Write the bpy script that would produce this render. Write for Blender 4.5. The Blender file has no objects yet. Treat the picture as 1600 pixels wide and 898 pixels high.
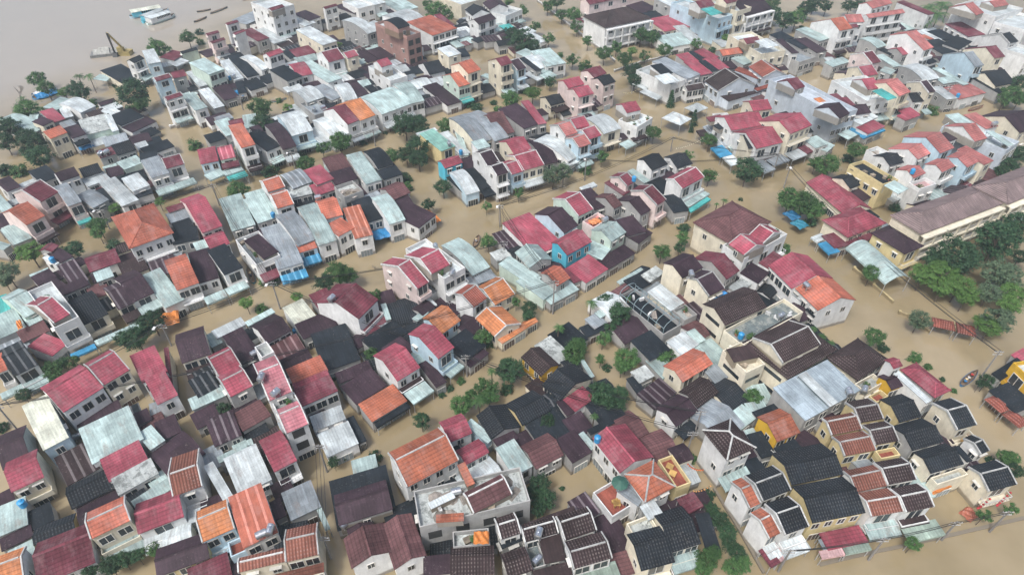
import bpy, math, random
from mathutils import Vector, Matrix

# ------------------------------------------------------------------ camera, sky, sun, exposure
C = bpy.context.scene.collection
SC = bpy.context.scene
PITCH = math.atan(1000 / 1150.0)
FPX, CX, CY, CAMH = 1000.0, 800.0, 449.0, 85.0
cam_d = bpy.data.cameras.new("camera")
cam_d.sensor_width = 36.0
cam_d.lens = 36.0 * FPX / 1600.0
cam_d.clip_start, cam_d.clip_end = 0.5, 6000.0
cam = bpy.data.objects.new("camera", cam_d)
C.objects.link(cam)
cam.location = (0, 0, CAMH)
cam.rotation_euler = (math.pi / 2 - PITCH, 0, 0)
SC.camera = cam

SUN_EL, SUN_AZ = 58.0, 215.0      # azimuth clockwise from +Y
world = bpy.data.worlds.new("World")
SC.world = world
world.use_nodes = True
wn = world.node_tree
wn.nodes.clear()
w_out = wn.nodes.new("ShaderNodeOutputWorld")
w_bg = wn.nodes.new("ShaderNodeBackground")
w_sky = wn.nodes.new("ShaderNodeTexSky")
w_sky.sky_type = 'NISHITA'
w_sky.sun_disc = False
w_sky.sun_elevation = math.radians(SUN_EL)
w_sky.sun_rotation = math.radians(SUN_AZ)
w_sky.air_density = 1.0
w_sky.dust_density = 6.0
w_sky.ozone_density = 1.0
w_hs = wn.nodes.new("ShaderNodeHueSaturation")   # cloud cover: the blue is mostly gone
w_hs.inputs['Saturation'].default_value = 0.95
wn.links.new(w_sky.outputs[0], w_hs.inputs['Color'])
wn.links.new(w_hs.outputs[0], w_bg.inputs['Color'])
w_bg.inputs['Strength'].default_value = 0.10
wn.links.new(w_bg.outputs[0], w_out.inputs['Surface'])

sun_d = bpy.data.lights.new("sun", 'SUN')
sun_d.energy = 1.5
sun_d.angle = math.radians(11)
sun_d.color = (0.95, 0.98, 1.0)
sun = bpy.data.objects.new("sun", sun_d)
C.objects.link(sun)
sun.rotation_euler = (math.radians(90 - SUN_EL), 0, math.radians(180 - SUN_AZ))
SC.view_settings.view_transform = 'Standard'
SC.view_settings.look = 'None'
SC.view_settings.gamma = 1.0
SC.view_settings.use_curve_mapping = False
SC.view_settings.exposure = 0.82
HAZE = 0.0004

# ------------------------------------------------------------------ picture geometry -> metres
SP, CP = math.sin(PITCH), math.cos(PITCH)
Z_BED = -1.2


def HS(py):
    """eave heights read off the photo were too generous near the camera"""
    if py < 250:
        return 1.1 - .18 * max(0, py) / 250
    return max(.80, .92 - .12 * (py - 250) / 250)


ZF = 4.9875


def ray(px, py):
    dx = (px - CX) / FPX
    dy = (py - CY) / FPX
    return Vector((dx, CP - dy * SP, -SP - dy * CP))


def at(px, py, z=0.0):
    d = ray(px, py)
    t = (z - CAMH) / d.z
    return Vector((d.x * t, d.y * t, z))


def depth(px, py, z=0.0):
    d = ray(px, py)
    return (z - CAMH) / d.z


# ------------------------------------------------------------------ mesh helper
class MB:
    def __init__(self):
        self.v, self.f, self.m = [], [], []

    def poly(self, pts, mi=0):
        n = len(self.v)
        self.v.extend([tuple(p) for p in pts])
        self.f.append(list(range(n, n + len(pts))))
        self.m.append(mi)

    def box(self, x0, x1, y0, y1, z0, z1, mi=0):
        self.hexa([(x0, y0, z0), (x1, y0, z0), (x1, y1, z0), (x0, y1, z0), (x0, y0, z1), (x1, y0, z1), (x1, y1, z1), (x0, y1, z1)], mi)

    def hexa(self, p, mi=0):
        n = len(self.v)
        self.v.extend([tuple(q) for q in p])
        for q in ((0, 3, 2, 1), (4, 5, 6, 7), (0, 1, 5, 4), (1, 2, 6, 5), (2, 3, 7, 6), (3, 0, 4, 7)):
            self.f.append([n + i for i in q])
            self.m.append(mi)

    def prism(self, prof, x0, x1, mi=0):
        """prof: (y,z) outline, swept along x"""
        n, k = len(self.v), len(prof)
        self.v.extend([(x0, y, z) for y, z in prof])
        self.v.extend([(x1, y, z) for y, z in prof])
        a = sum(prof[i][0] * prof[(i + 1) % k][1] - prof[(i + 1) % k][0] * prof[i][1] for i in range(k))
        for i in range(k):
            j = (i + 1) % k
            q = [n + i, n + j, n + k + j, n + k + i]
            self.f.append(q[::-1] if a > 0 else q)
            self.m.append(mi)
        c0, c1 = list(range(n, n + k)), list(range(n + k, n + 2 * k))
        self.f.append(c0[::-1] if a > 0 else c0)
        self.f.append(c1 if a > 0 else c1[::-1])
        self.m += [mi, mi]

    def tube(self, p0, p1, r0, r1=None, seg=6, mi=0, cap=True):
        r1 = r0 if r1 is None else r1
        p0, p1 = Vector(p0), Vector(p1)
        d = (p1 - p0)
        if d.length < 1e-6:
            return
        d.normalize()
        a = d.orthogonal().normalized()
        b = d.cross(a)
        n = len(self.v)
        for p, r in ((p0, r0), (p1, r1)):
            for i in range(seg):
                t = 2 * math.pi * i / seg
                self.v.append(tuple(p + (a * math.cos(t) + b * math.sin(t)) * r))
        for i in range(seg):
            j = (i + 1) % seg
            self.f.append([n + i, n + j, n + seg + j, n + seg + i])
            self.m.append(mi)
        if cap:
            self.f.append([n + i for i in range(seg)][::-1])
            self.f.append([n + seg + i for i in range(seg)])
            self.m += [mi, mi]

    def mesh(self, name, mats, smooth=False):
        me = bpy.data.meshes.new(name)
        me.from_pydata(self.v, [], self.f)
        for m in mats:
            me.materials.append(m)
        if len(mats) > 1:
            me.polygons.foreach_set('material_index', self.m)
        if smooth:
            me.polygons.foreach_set('use_smooth', [True] * len(me.polygons))
        me.update()
        return me

    def build(self, name, mats, parent=None, smooth=False):
        return link(name, self.mesh(name, mats if isinstance(mats, list) else [mats], smooth), parent)


def link(name, data, parent=None):
    o = bpy.data.objects.new(name, data)
    C.objects.link(o)
    if parent is not None:
        o.parent = parent
    return o


THINGS = []


def tag(o, base, cat, group, px, py, short=None):
    o['label'] = base
    o['category'] = cat
    if group:
        o['group'] = group
    THINGS.append(dict(o=o, base=base, cat=cat, x=px, y=py, short=short))
    return o


def empty(name, loc, ang=0.0):
    o = bpy.data.objects.new(name, None)
    o.empty_display_size = 0.5
    C.objects.link(o)
    o.location = loc
    o.rotation_euler = (0, 0, ang)
    return o


# ------------------------------------------------------------------ materials
def new_mat(name):
    m = bpy.data.materials.new(name)
    m.use_nodes = True
    nt = m.node_tree
    b = nt.nodes['Principled BSDF']
    return m, nt, b


def N(nt, typ, **kw):
    n = nt.nodes.new(typ)
    for k, v in kw.items():
        if k.startswith('i_'):
            n.inputs[k[2:]].default_value = v
        else:
            setattr(n, k, v)
    return n


def math_n(nt, op, a, b=None, c=None):
    n = nt.nodes.new("ShaderNodeMath")
    n.operation = op
    for i, x in enumerate((a, b, c)):
        if x is None:
            continue
        if isinstance(x, (int, float)):
            n.inputs[i].default_value = x
        else:
            nt.links.new(x, n.inputs[i])
    return n.outputs[0]


def ramp(nt, src, a, b, lo, hi):
    n = nt.nodes.new("ShaderNodeMapRange")
    n.inputs[1].default_value, n.inputs[2].default_value = a, b
    n.inputs[3].default_value, n.inputs[4].default_value = lo, hi
    nt.links.new(src, n.inputs[0])
    return n.outputs[0]


def noise(nt, coord, scale, detail=3, rough=0.6, sc=None):
    if sc is not None:
        mp = N(nt, "ShaderNodeMapping")
        mp.inputs['Scale'].default_value = sc
        nt.links.new(coord, mp.inputs['Vector'])
        coord = mp.outputs[0]
    n = N(nt, "ShaderNodeTexNoise")
    n.inputs['Scale'].default_value = scale
    n.inputs['Detail'].default_value = detail
    n.inputs['Roughness'].default_value = rough
    nt.links.new(coord, n.inputs['Vector'])
    return n.outputs['Fac']


def mulcol(nt, col, fac):
    n = N(nt, "ShaderNodeVectorMath", operation='SCALE')
    if isinstance(col, tuple):
        n.inputs[0].default_value = col[:3]
    else:
        nt.links.new(col, n.inputs[0])
    nt.links.new(fac, n.inputs['Scale'])
    return n.outputs[0]


def mixc(nt, fac, a, b):
    n = N(nt, "ShaderNodeMix", data_type='RGBA')
    if isinstance(fac, (int, float)):
        n.inputs['Factor'].default_value = fac
    else:
        nt.links.new(fac, n.inputs['Factor'])
    for s, k in ((a, 6), (b, 7)):
        if isinstance(s, tuple):
            n.inputs[k].default_value = (*s[:3], 1)
        else:
            nt.links.new(s, n.inputs[k])
    return n.outputs[2]


def coords(nt):
    """object coordinates shifted per object, so no two roofs repeat"""
    tc = N(nt, "ShaderNodeTexCoord")
    oi = N(nt, "ShaderNodeObjectInfo")
    r = math_n(nt, 'MULTIPLY', oi.outputs['Random'], 97.0)
    cb = N(nt, "ShaderNodeCombineXYZ")
    nt.links.new(r, cb.inputs[0])
    nt.links.new(r, cb.inputs[1])
    ad = N(nt, "ShaderNodeVectorMath", operation='ADD')
    nt.links.new(tc.outputs['Object'], ad.inputs[0])
    nt.links.new(cb.outputs[0], ad.inputs[1])
    return tc.outputs['Object'], ad.outputs[0], oi.outputs['Random']


ROOFC = {
    'r': (.30, .064, .092), 'R': (.150, .042, .058), 'o': (.50, .19, .08), 'O': (.41, .125, .08), 'q': (.33, .105, .06),
    'K': (.185, .075, .055), 'B': (.24, .075, .055), 'b': (.042, .028, .029), 'k': (.018, .023, .029), 'm': (.045, .028, .037),
    'M': (.13, .065, .068), 'N': (.205, .155, .152), 'g': (.35, .45, .44), 'w': (.49, .54, .55), 'W': (.54, .56, .47),
    's': (.25, .285, .31), 'S': (.29, .35, .39), 't': (.08, .40, .38), 'T': (.22, .42, .36), 'U': (.05, .25, .43),
    'P': (.42, .15, .14), 'i': (.46, .17, .20), 'd': (.40, .43, .42), 'D': (.13, .16, .165), 'v': (.27, .34, .29),
    'c': (.62, .58, .46), 'p': (.55, .36, .36), 'y': (.6, .5, .2), 'x': (.5, .5, .5), 'u': (.1, .5, .65), 'e': (.42, .47, .52),
}
ROOFN = {
    'r': 'crimson', 'R': 'maroon', 'o': 'bright orange', 'O': 'orange red', 'q': 'brick orange', 'K': 'red brown', 'B': 'brick red',
    'b': 'dark brown', 'k': 'charcoal', 'm': 'purple brown', 'M': 'rusty brown', 'N': 'pinkish brown', 'g': 'pale green', 'w': 'pale white',
    'W': 'cream white', 's': 'slate grey', 'S': 'translucent bluish', 't': 'teal', 'T': 'faded green', 'U': 'bright blue', 'P': 'salmon', 'i': 'pink',
    'd': 'dirty grey', 'D': 'wet dark', 'v': 'grey green', 'c': 'beige', 'p': 'pale pink', 'y': 'yellow', 'x': 'grey', 'u': 'cyan', 'e': 'blue grey'}
WALLC = {'w': (.69, .70, .69), 'c': (.70, .65, .52), 'y': (.60, .50, .27), 'Y': (.62, .38, .04), 'b': (.48, .62, .70), 'p': (.68, .57, .54),
         'g': (.36, .36, .35), 'u': (.10, .46, .60), 'n': (.55, .66, .58), 'k': (.36, .22, .19), 'e': (.50, .56, .62)}
WALLN = {'w': 'white', 'c': 'cream', 'y': 'pale yellow', 'Y': 'deep yellow', 'b': 'pale blue', 'p': 'pinkish', 'g': 'grey', 'u': 'bright cyan',
         'n': 'mint', 'k': 'brick', 'e': 'blue grey'}
_mats = {}


def roof_mat(code, kind):
    key = ('roof', code, kind)
    if key in _mats:
        return _mats[key]
    m, nt, b = new_mat(f"roof {ROOFN[code]} {kind}")
    oc, sh, rnd = coords(nt)
    xyz = N(nt, "ShaderNodeSeparateXYZ")
    nt.links.new(oc, xyz.inputs[0])
    X, Y = xyz.outputs[0], xyz.outputs[1]
    base = ROOFC[code]
    big = ramp(nt, noise(nt, sh, 0.22, 4, .65), .3, .7, .62, 1.24)
    streak = ramp(nt, noise(nt, sh, 1.0, 4, .7, (2.2, .22, .3)), .3, .7, .70, 1.2)
    fine = ramp(nt, noise(nt, sh, 5.0, 2, .7), .25, .75, .84, 1.14)
    rr = ramp(nt, rnd, 0, 1, .80, 1.2)
    f = math_n(nt, 'MULTIPLY', math_n(nt, 'MULTIPLY', big, streak), math_n(nt, 'MULTIPLY', fine, rr))
    if kind == 'tile':
        s = math_n(nt, 'SINE', math_n(nt, 'MULTIPLY', X, 2 * math.pi / .4))
        f = math_n(nt, 'MULTIPLY', f, ramp(nt, s, -1, 1, .6, 1.22))
    elif kind == 'row':
        s = math_n(nt, 'SINE', math_n(nt, 'MULTIPLY', Y, 2 * math.pi / .5))
        f = math_n(nt, 'MULTIPLY', f, ramp(nt, s, -1, -.3, .72, 1.05))
        s = math_n(nt, 'SINE', math_n(nt, 'MULTIPLY', X, 2 * math.pi / .4))
        f = math_n(nt, 'MULTIPLY', f, ramp(nt, s, -1, 1, .93, 1.05))
    elif kind == 'sheet':
        s = math_n(nt, 'SINE', math_n(nt, 'MULTIPLY', X, 2 * math.pi / .42))
        f = math_n(nt, 'MULTIPLY', f, ramp(nt, s, -1, 1, .93, 1.05))
        s = math_n(nt, 'FRACT', math_n(nt, 'MULTIPLY', Y, 1 / 2.6))
        f = math_n(nt, 'MULTIPLY', f, ramp(nt, s, 0, .05, .84, 1.0))
    if kind in ('sheet', 'row', 'stripe'):
        cell = N(nt, "ShaderNodeTexWhiteNoise", noise_dimensions='2D')
        fl = N(nt, "ShaderNodeVectorMath", operation='FLOOR')
        mp = N(nt, "ShaderNodeMapping")
        mp.inputs['Scale'].default_value = (1 / 1.1, 1 / 2.6, 0)
        nt.links.new(sh, mp.inputs['Vector'])
        nt.links.new(mp.outputs[0], fl.inputs[0])
        nt.links.new(fl.outputs[0], cell.inputs['Vector'])
        f = math_n(nt, 'MULTIPLY', f, ramp(nt, cell.outputs['Value'], 0, 1, .84, 1.12))
    col = mulcol(nt, base, f)
    if kind == 'stripe':
        s = math_n(nt, 'FRACT', math_n(nt, 'MULTIPLY', X, 1 / 1.25))
        lite = tuple(min(.75, c * 1.5 + .13) for c in base)
        col = mixc(nt, ramp(nt, s, .72, .78, 0, .75), col, mulcol(nt, lite, f))
    if kind == 'tile' and code in 'bKBqkm':
        s2 = math_n(nt, 'SINE', math_n(nt, 'MULTIPLY', Y, 2 * math.pi / .42))
        s1 = math_n(nt, 'SINE', math_n(nt, 'MULTIPLY', X, 2 * math.pi / .4))
        dots = math_n(nt, 'MULTIPLY', ramp(nt, s1, .1, .7, 0, 1), ramp(nt, s2, -.2, .6, 0, 1))
        dots = math_n(nt, 'MULTIPLY', dots, ramp(nt, noise(nt, sh, .5, 3, .7),   .38, .66, .03, .36 if code in 'bKBq' else .16))
        col = mixc(nt, dots, col, (.40, .36, .35))
    if code in 'bkKqBmM' and kind != 'flat':
        sp = ramp(nt, noise(nt, sh, 3.2, 3, .8), .60, .70, 0, .42)
        patch = ramp(nt, noise(nt, sh, .3, 2, .5), .45, .6, .15, 1)
        col = mixc(nt, math_n(nt, 'MULTIPLY', sp, patch), col, (.36, .33, .31))
    if code in 'dD':
        sp = ramp(nt, noise(nt, sh, .8, 5, .75), .50, .60, 0, .75)
        col = mixc(nt, sp, col, (.11, .12, .115) if code == 'd' else (.31, .32, .29))
    if code in 'rRoOPiq':
        fade = ramp(nt, noise(nt, sh, .38, 5, .75, (1.2, .6, 1)), .50, .68, 0, .45)
        col = mixc(nt, fade, col, tuple(c * .55 + .16 for c in base))
        moss = ramp(nt, noise(nt, sh, .7, 6, .8), .57, .70, 0, .6)
        col = mixc(nt, moss, col, tuple(c * .3 + .012 for c in base))
    if code in 'gwWsTrR' and kind != 'flat':
        ru = ramp(nt, noise(nt, sh, .45, 6, .8, (1.6, .5, 1)), .54, .70, 0, .62)
        col = mixc(nt, ru, col, (.20, .135, .10) if code in 'gwWs' else (.15, .08, .075))
    nt.links.new(col, b.inputs['Base Color'])
    b.inputs['Roughness'].default_value = .55 if kind in ('sheet', 'stripe') else .8
    b.inputs['Specular IOR Level'].default_value = .12 if code in 'bkmKMRB' else .3
    bp = N(nt, "ShaderNodeBump")
    bp.inputs['Strength'].default_value = .35
    bp.inputs['Distance'].default_value = .05
    nt.links.new(f, bp.inputs['Height'])
    nt.links.new(bp.outputs[0], b.inputs['Normal'])
    _mats[key] = m
    return m


def wall_mat(code):
    key = ('wall', code)
    if key in _mats:
        return _mats[key]
    m, nt, b = new_mat(f"wall {WALLN[code]}")
    oc, sh, rnd = coords(nt)
    big = ramp(nt, noise(nt, sh, .35, 4, .7), .3, .7, .80, 1.10)
    streak = ramp(nt, noise(nt, sh, 1.0, 4, .75, (1.1, 1.1, .3)), .42, .75, 1.03, .82)
    rr = ramp(nt, rnd, 0, 1, .86, 1.1)
    f = math_n(nt, 'MULTIPLY', math_n(nt, 'MULTIPLY', big, streak), rr)
    col = mulcol(nt, WALLC[code], f)
    mould = ramp(nt, noise(nt, sh, .8, 6, .8, (1.3, 1.3, .5)), .60, .75, 0, .55 if code != 'g' else .8)
    col = mixc(nt, mould, col, (.15, .15, .14))
    xyz = N(nt, "ShaderNodeSeparateXYZ")
    nt.links.new(oc, xyz.inputs[0])
    zz = math_n(nt, 'ADD', xyz.outputs[2], math_n(nt, 'MULTIPLY', noise(nt, sh, 1.2, 3, .6), .5))
    col = mixc(nt, ramp(nt, zz, 2.0, 2.35, .75, 0), col, (.16, .125, .08))
    nt.links.new(col, b.inputs['Base Color'])
    b.inputs['Roughness'].default_value = .85
    b.inputs['Specular IOR Level'].default_value = .2
    _mats[key] = m
    return m


def plain(name, col, rough=.6, var=.15, metal=0.0):
    key = ('plain', name)
    if key in _mats:
        return _mats[key]
    m, nt, b = new_mat(name)
    oc, sh, rnd = coords(nt)
    f = math_n(nt, 'MULTIPLY', ramp(nt, noise(nt, sh, 1.5, 4, .7), .3, .7, 1 - var, 1 + var), ramp(nt, rnd, 0, 1, 1 - var, 1 + var))
    nt.links.new(mulcol(nt, col, f), b.inputs['Base Color'])
    b.inputs['Roughness'].default_value = rough
    b.inputs['Metallic'].default_value = metal
    _mats[key] = m
    return m


M_WHITE = plain('white plaster trim', (.43, .44, .43), .85, .3)
M_FRAME = plain('window frame', (.55, .54, .5), .6, .2)
M_GLASS = plain('dark window glass', (.03, .038, .045), .25, .5)
M_HOLE = plain('unfinished dark opening', (.03, .03, .03), .9, .3)
M_DOOR = plain('wooden shutter', (.10, .065, .05), .6, .5)
M_SHUT = plain('metal roller shutter', (.22, .26, .28), .5, .3)
M_METAL = plain('steel tank', (.62, .64, .66), .28, .08, .9)
M_BLUE = plain('blue plastic', (.03, .25, .5), .4, .15)
M_POST = plain('post', (.35, .35, .34), .6, .2)
M_RAIL = plain('railing', (.55, .56, .56), .6, .3)
M_POLE = plain('concrete pole', (.22, .21, .2), .8, .15)
M_WIRE = plain('black cable', (.02, .02, .02), .6, .1)
M_TRUNK = plain('bark', (.10, .075, .055), .9, .3)


# ------------------------------------------------------------------ water and bed
def water_mat():
    m, nt, b = new_mat("muddy flood water")
    g = N(nt, "ShaderNodeNewGeometry")
    p = g.outputs['Position']
    big = noise(nt, p, .012, 3, .55)
    mid = noise(nt, p, .07, 4, .6)
    f = math_n(nt, 'ADD', math_n(nt, 'MULTIPLY', big, .6), math_n(nt, 'MULTIPLY', mid, .4))
    col = mixc(nt, ramp(nt, f, .40, .60, 0, 1), (.230, .183, .103), (.345, .280, .178))
    # grazing sky glare painted into the open river's colour beyond the bank: paler, greyer
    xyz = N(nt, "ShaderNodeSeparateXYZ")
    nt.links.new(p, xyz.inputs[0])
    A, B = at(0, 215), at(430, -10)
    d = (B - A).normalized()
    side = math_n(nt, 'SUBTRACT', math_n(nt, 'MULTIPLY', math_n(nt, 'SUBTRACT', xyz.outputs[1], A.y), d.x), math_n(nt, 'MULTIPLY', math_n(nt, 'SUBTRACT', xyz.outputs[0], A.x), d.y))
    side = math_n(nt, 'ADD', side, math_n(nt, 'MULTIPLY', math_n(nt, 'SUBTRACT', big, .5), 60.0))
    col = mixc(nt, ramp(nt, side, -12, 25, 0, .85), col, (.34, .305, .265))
    nt.links.new(col, b.inputs['Base Color'])
    b.inputs['Roughness'].default_value = .035
    b.inputs['IOR'].default_value = 1.58
    bp = N(nt, "ShaderNodeBump")
    bp.inputs['Strength'].default_value = .10
    bp.inputs['Distance'].default_value = .06
    h = math_n(nt, 'ADD', noise(nt, p, 1.3, 3, .6, (1, .6, 1)), math_n(nt, 'MULTIPLY', noise(nt, p, .25, 2, .5), 1.5))
    nt.links.new(h, bp.inputs['Height'])
    nt.links.new(bp.outputs[0], b.inputs['Normal'])
    return m


mb = MB()
mb.poly([(-1500, -300, 0), (1500, -300, 0), (1500, 2500, 0), (-1500, 2500, 0)])
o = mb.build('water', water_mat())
o['kind'] = 'structure'
mb = MB()
mb.poly([(-1500, -300, Z_BED), (1500, -300, Z_BED), (1500, 2500, Z_BED), (-1500, 2500, Z_BED)])
o = mb.build('ground', plain('silt', (.2, .16, .11), .9, .1))
o['kind'] = 'structure'

if HAZE > 0:
    mb = MB()
    mb.box(-1550, 1550, -350, 2550, Z_BED - 1, CAMH + 5)
    hm = bpy.data.materials.new('haze air')
    hm.use_nodes = True
    hm.node_tree.nodes.clear()
    ho = hm.node_tree.nodes.new("ShaderNodeOutputMaterial")
    hv = hm.node_tree.nodes.new("ShaderNodeVolumePrincipled")
    hv.inputs['Color'].default_value = (.74, .90, 1.0, 1)
    hv.inputs['Density'].default_value = HAZE
    hv.inputs['Anisotropy'].default_value = .2
    hm.node_tree.links.new(hv.outputs[0], ho.inputs['Volume'])
    o = mb.build('haze', hm)
    o['kind'] = 'stuff'
    SC.cycles.volume_bounces = 1

# ------------------------------------------------------------------ shared house fittings
def mesh_window(w, h, kind):
    b = MB()
    t = .09
    b.box(-w / 2, w / 2, 0, .03, -h / 2, h / 2, 1)
    for x0, x1, z0, z1 in ((-w / 2 - t, -w / 2, -h / 2 - t, h / 2 + t), (w / 2, w / 2 + t, -h / 2 - t, h / 2 + t),
                           (-w / 2, w / 2, h / 2, h / 2 + t), (-w / 2, w / 2, -h / 2 - t, -h / 2), (-.04, .04, -h / 2, h / 2)):
        b.box(x0, x1, 0, .08, z0, z1, 0)
    if kind == 1:     # small concrete hood
        b.box(-w / 2 - .25, w / 2 + .25, 0, .45, h / 2 + .16, h / 2 + .26, 0)
    return b.mesh('window', [M_FRAME if kind != 2 else M_HOLE, M_GLASS])


WIN = [mesh_window(1.0, 1.25, 0), mesh_window(1.0, 1.25, 1), mesh_window(1.5, 1.4, 0), mesh_window(1.9, 1.5, 0)]
WIN_BAL = mesh_window(2.1, 2.0, 0)
b_ = MB()
b_.box(-.9, .9, 0, .03, -.85, .85)
WIN_HOLE = b_.mesh('opening', [M_HOLE])


def mesh_door(mat):
    b = MB()
    b.box(-1.2, 1.2, 0, .05, 0, 2.7, 0)
    for x in (-1.25, 1.2):
        b.box(x, x + .05, 0, .1, 0, 2.75, 1)
    b.box(-1.2, 1.2, 0, .1, 2.7, 2.8, 1)
    for x in (-.6, 0, .6):
        b.box(x - .03, x + .03, .05, .08, 0, 2.7, 1)
    return b.mesh('door', [mat, M_FRAME])


DOOR = [mesh_door(M_DOOR), mesh_door(M_SHUT), mesh_door(M_GLASS)]


def put(name, me, parent, x, y, z, ang=0.0, sx=1, sz=1):
    o = link(name, me, parent)
    o.location = (x, y, z)
    o.rotation_euler = (0, 0, ang)
    o.scale = (sx, 1, sz)
    return o


def frame_from(p0, p1, p2):
    """plan frame: u along p0->p1, v toward p2; returns mid, u, v, L, D, skew"""
    u = (p1 - p0)
    u.z = 0
    L = u.length
    u.normalize()
    v = Vector((-u.y, u.x, 0))
    D = (p2 - p1).dot(v)
    if D < 0:
        v = -v
        D = -D
    xdir = Vector((v.y, -v.x, 0))
    return (p0 + p1) / 2, u, v, L, D, xdir


def railing(b, x0, x1, y0, y1, z, h=.9, mi=0):
    for a, c in (((x0, y1), (x1, y1)), ((x0, y0), (x0, y1)), ((x1, y0), (x1, y1))):
        b.tube((a[0], a[1], z + h), (c[0], c[1], z + h), .05, seg=4, mi=mi)
        L = math.hypot(c[0] - a[0], c[1] - a[1])
        n = max(1, int(L / .45))
        for i in range(n + 1):
            t = i / n
            x, y = a[0] + (c[0] - a[0]) * t, a[1] + (c[1] - a[1]) * t
            b.tube((x, y, z), (x, y, z + h), .03, seg=4, mi=mi, cap=False)


def roof_prof(typ, yf, yn, yr, he, hr):
    """outline of the roof's top in (y,z), far eave to near eave"""
    if typ == 'G':
        sl = (hr - he) / max(.3, yn - yr)
        return [(yf, hr - sl * (yr - yf)), (yr, hr), (yn, he)]
    if typ == 'C':
        out = []
        for i in range(10):
            t = i / 9
            y = yf + (yn - yf) * t
            d = (t - .36) / (.64 if t > .36 else .36)
            k = 1.0 if t > .36 else .4
            out.append((y, hr - (hr - he) * k * abs(d) ** 2))
        return out
    return [(yf, hr), (yn, he)]


def inset(prof, d):
    """profile clipped by d at both ends"""
    def z(y):
        for (a, za), (c, zc) in zip(prof, prof[1:]):
            if a <= y <= c:
                return za + (zc - za) * (y - a) / max(1e-6, c - a)
        return prof[-1][1]
    y0, y1 = prof[0][0] + d, prof[-1][0] - d
    return [(y0, z(y0))] + [p for p in prof if y0 < p[0] < y1] + [(y1, z(y1))]


def kind_for(typ, rc, opts, tall):
    if 'z' in opts:
        return 'stripe'
    if typ == 'T':
        return 'flat'
    if typ in 'GHP' and rc in 'bKBNk':
        return 'tile'
    if rc in 'rRoOPiqMKB':
        return 'row'
    if rc in 'dD':
        return 'flat'
    return 'sheet'


def solve(typ, pts, h):
    """picture corners -> plan frame in metres"""
    if typ == 'G':
        sl = .46
        r0, r1, e1 = [Vector(p) for p in pts[:3]]
        rise = 1.2
        for _ in range(6):
            R0, R1 = at(*r0, h + rise), at(*r1, h + rise)
            E1 = at(*e1, h)
            mid, u, v, L, dn, xd = frame_from(R0, R1, E1)
            dn = max(dn, .8)
            rise = min(sl * dn, 3.2)
        df = dn
        if len(pts) > 3:
            F1 = at(*pts[3], h + rise * .4)
            df = abs((F1 - R1).dot(v))
        df = min(max(df, .5 * dn), 1.6 * dn)
        yr = -(dn + df) / 2 + df
        # the eave end keeps the ridge's ends, nudged by half of what the drawing skews
        sk = max(-.8, min(.8, (E1 - R1).dot(u) * .5))
        cen = mid + u * sk - v * yr
        return cen, u, v, xd, L, dn + df, yr, h, h + rise
    p0, p1, p2 = [at(*p, h) for p in pts[:3]]
    mid, u, v, L, D, xd = frame_from(p0, p1, p2)
    D = max(D, 1.0)
    sk = max(-2.5, min(2.5, (p2 - p1).dot(u) * .5))
    cen = mid + u * sk + v * D / 2
    if typ == 'C':
        return cen, u, v, xd, L, D, 0, h - .05 * D, h + min(.11 * D, 1.2)
    if typ == 'S':
        dz = min(.05 * D, .45)
        return cen, u, v, xd, L, D, 0, h - dz, h + dz
    if typ in 'HP':
        return cen, u, v, xd, L, D, 0, h, h + min(.25 * min(L, D), 3.0) * (1.0 if typ == 'H' else 1.15)
    return cen, u, v, xd, L, D, 0, h, h


def storeys(hh):
    return max(1, round(hh / 3.25))


NUMW = {1: 'one-storey', 2: 'two-storey', 3: 'three-storey', 4: 'four-storey', 5: 'five-storey'}
FORM = {'G': 'gable', 'S': 'lean-to', 'C': 'curved', 'H': 'hipped', 'T': 'flat', 'P': 'pyramid'}


def hip_mesh(b, L, D, z0, z1, t=.14):
    x, y = L / 2, D / 2
    if L >= D:
        a, c = (-x + y * .95, 0, z1), (x - y * .95, 0, z1)
    else:
        a, c = (0, -y + x * .95, z1), (0, y - x * .95, z1)
    q = [(-x, -y, z0), (x, -y, z0), (x, y, z0), (-x, y, z0)]
    if L >= D:
        b.poly([q[0], q[1], c, a]); b.poly([q[1], q[2], c]); b.poly([q[2], q[3], a, c]); b.poly([q[3], q[0], a])
    else:
        b.poly([q[0], q[1], a]); b.poly([q[1], q[2], c, a]); b.poly([q[2], q[3], c]); b.poly([q[3], q[0], a, c])
    b.box(-x, x, -y, y, z0 - t, z0 - .003, 0)
    return a, c, q


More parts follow.
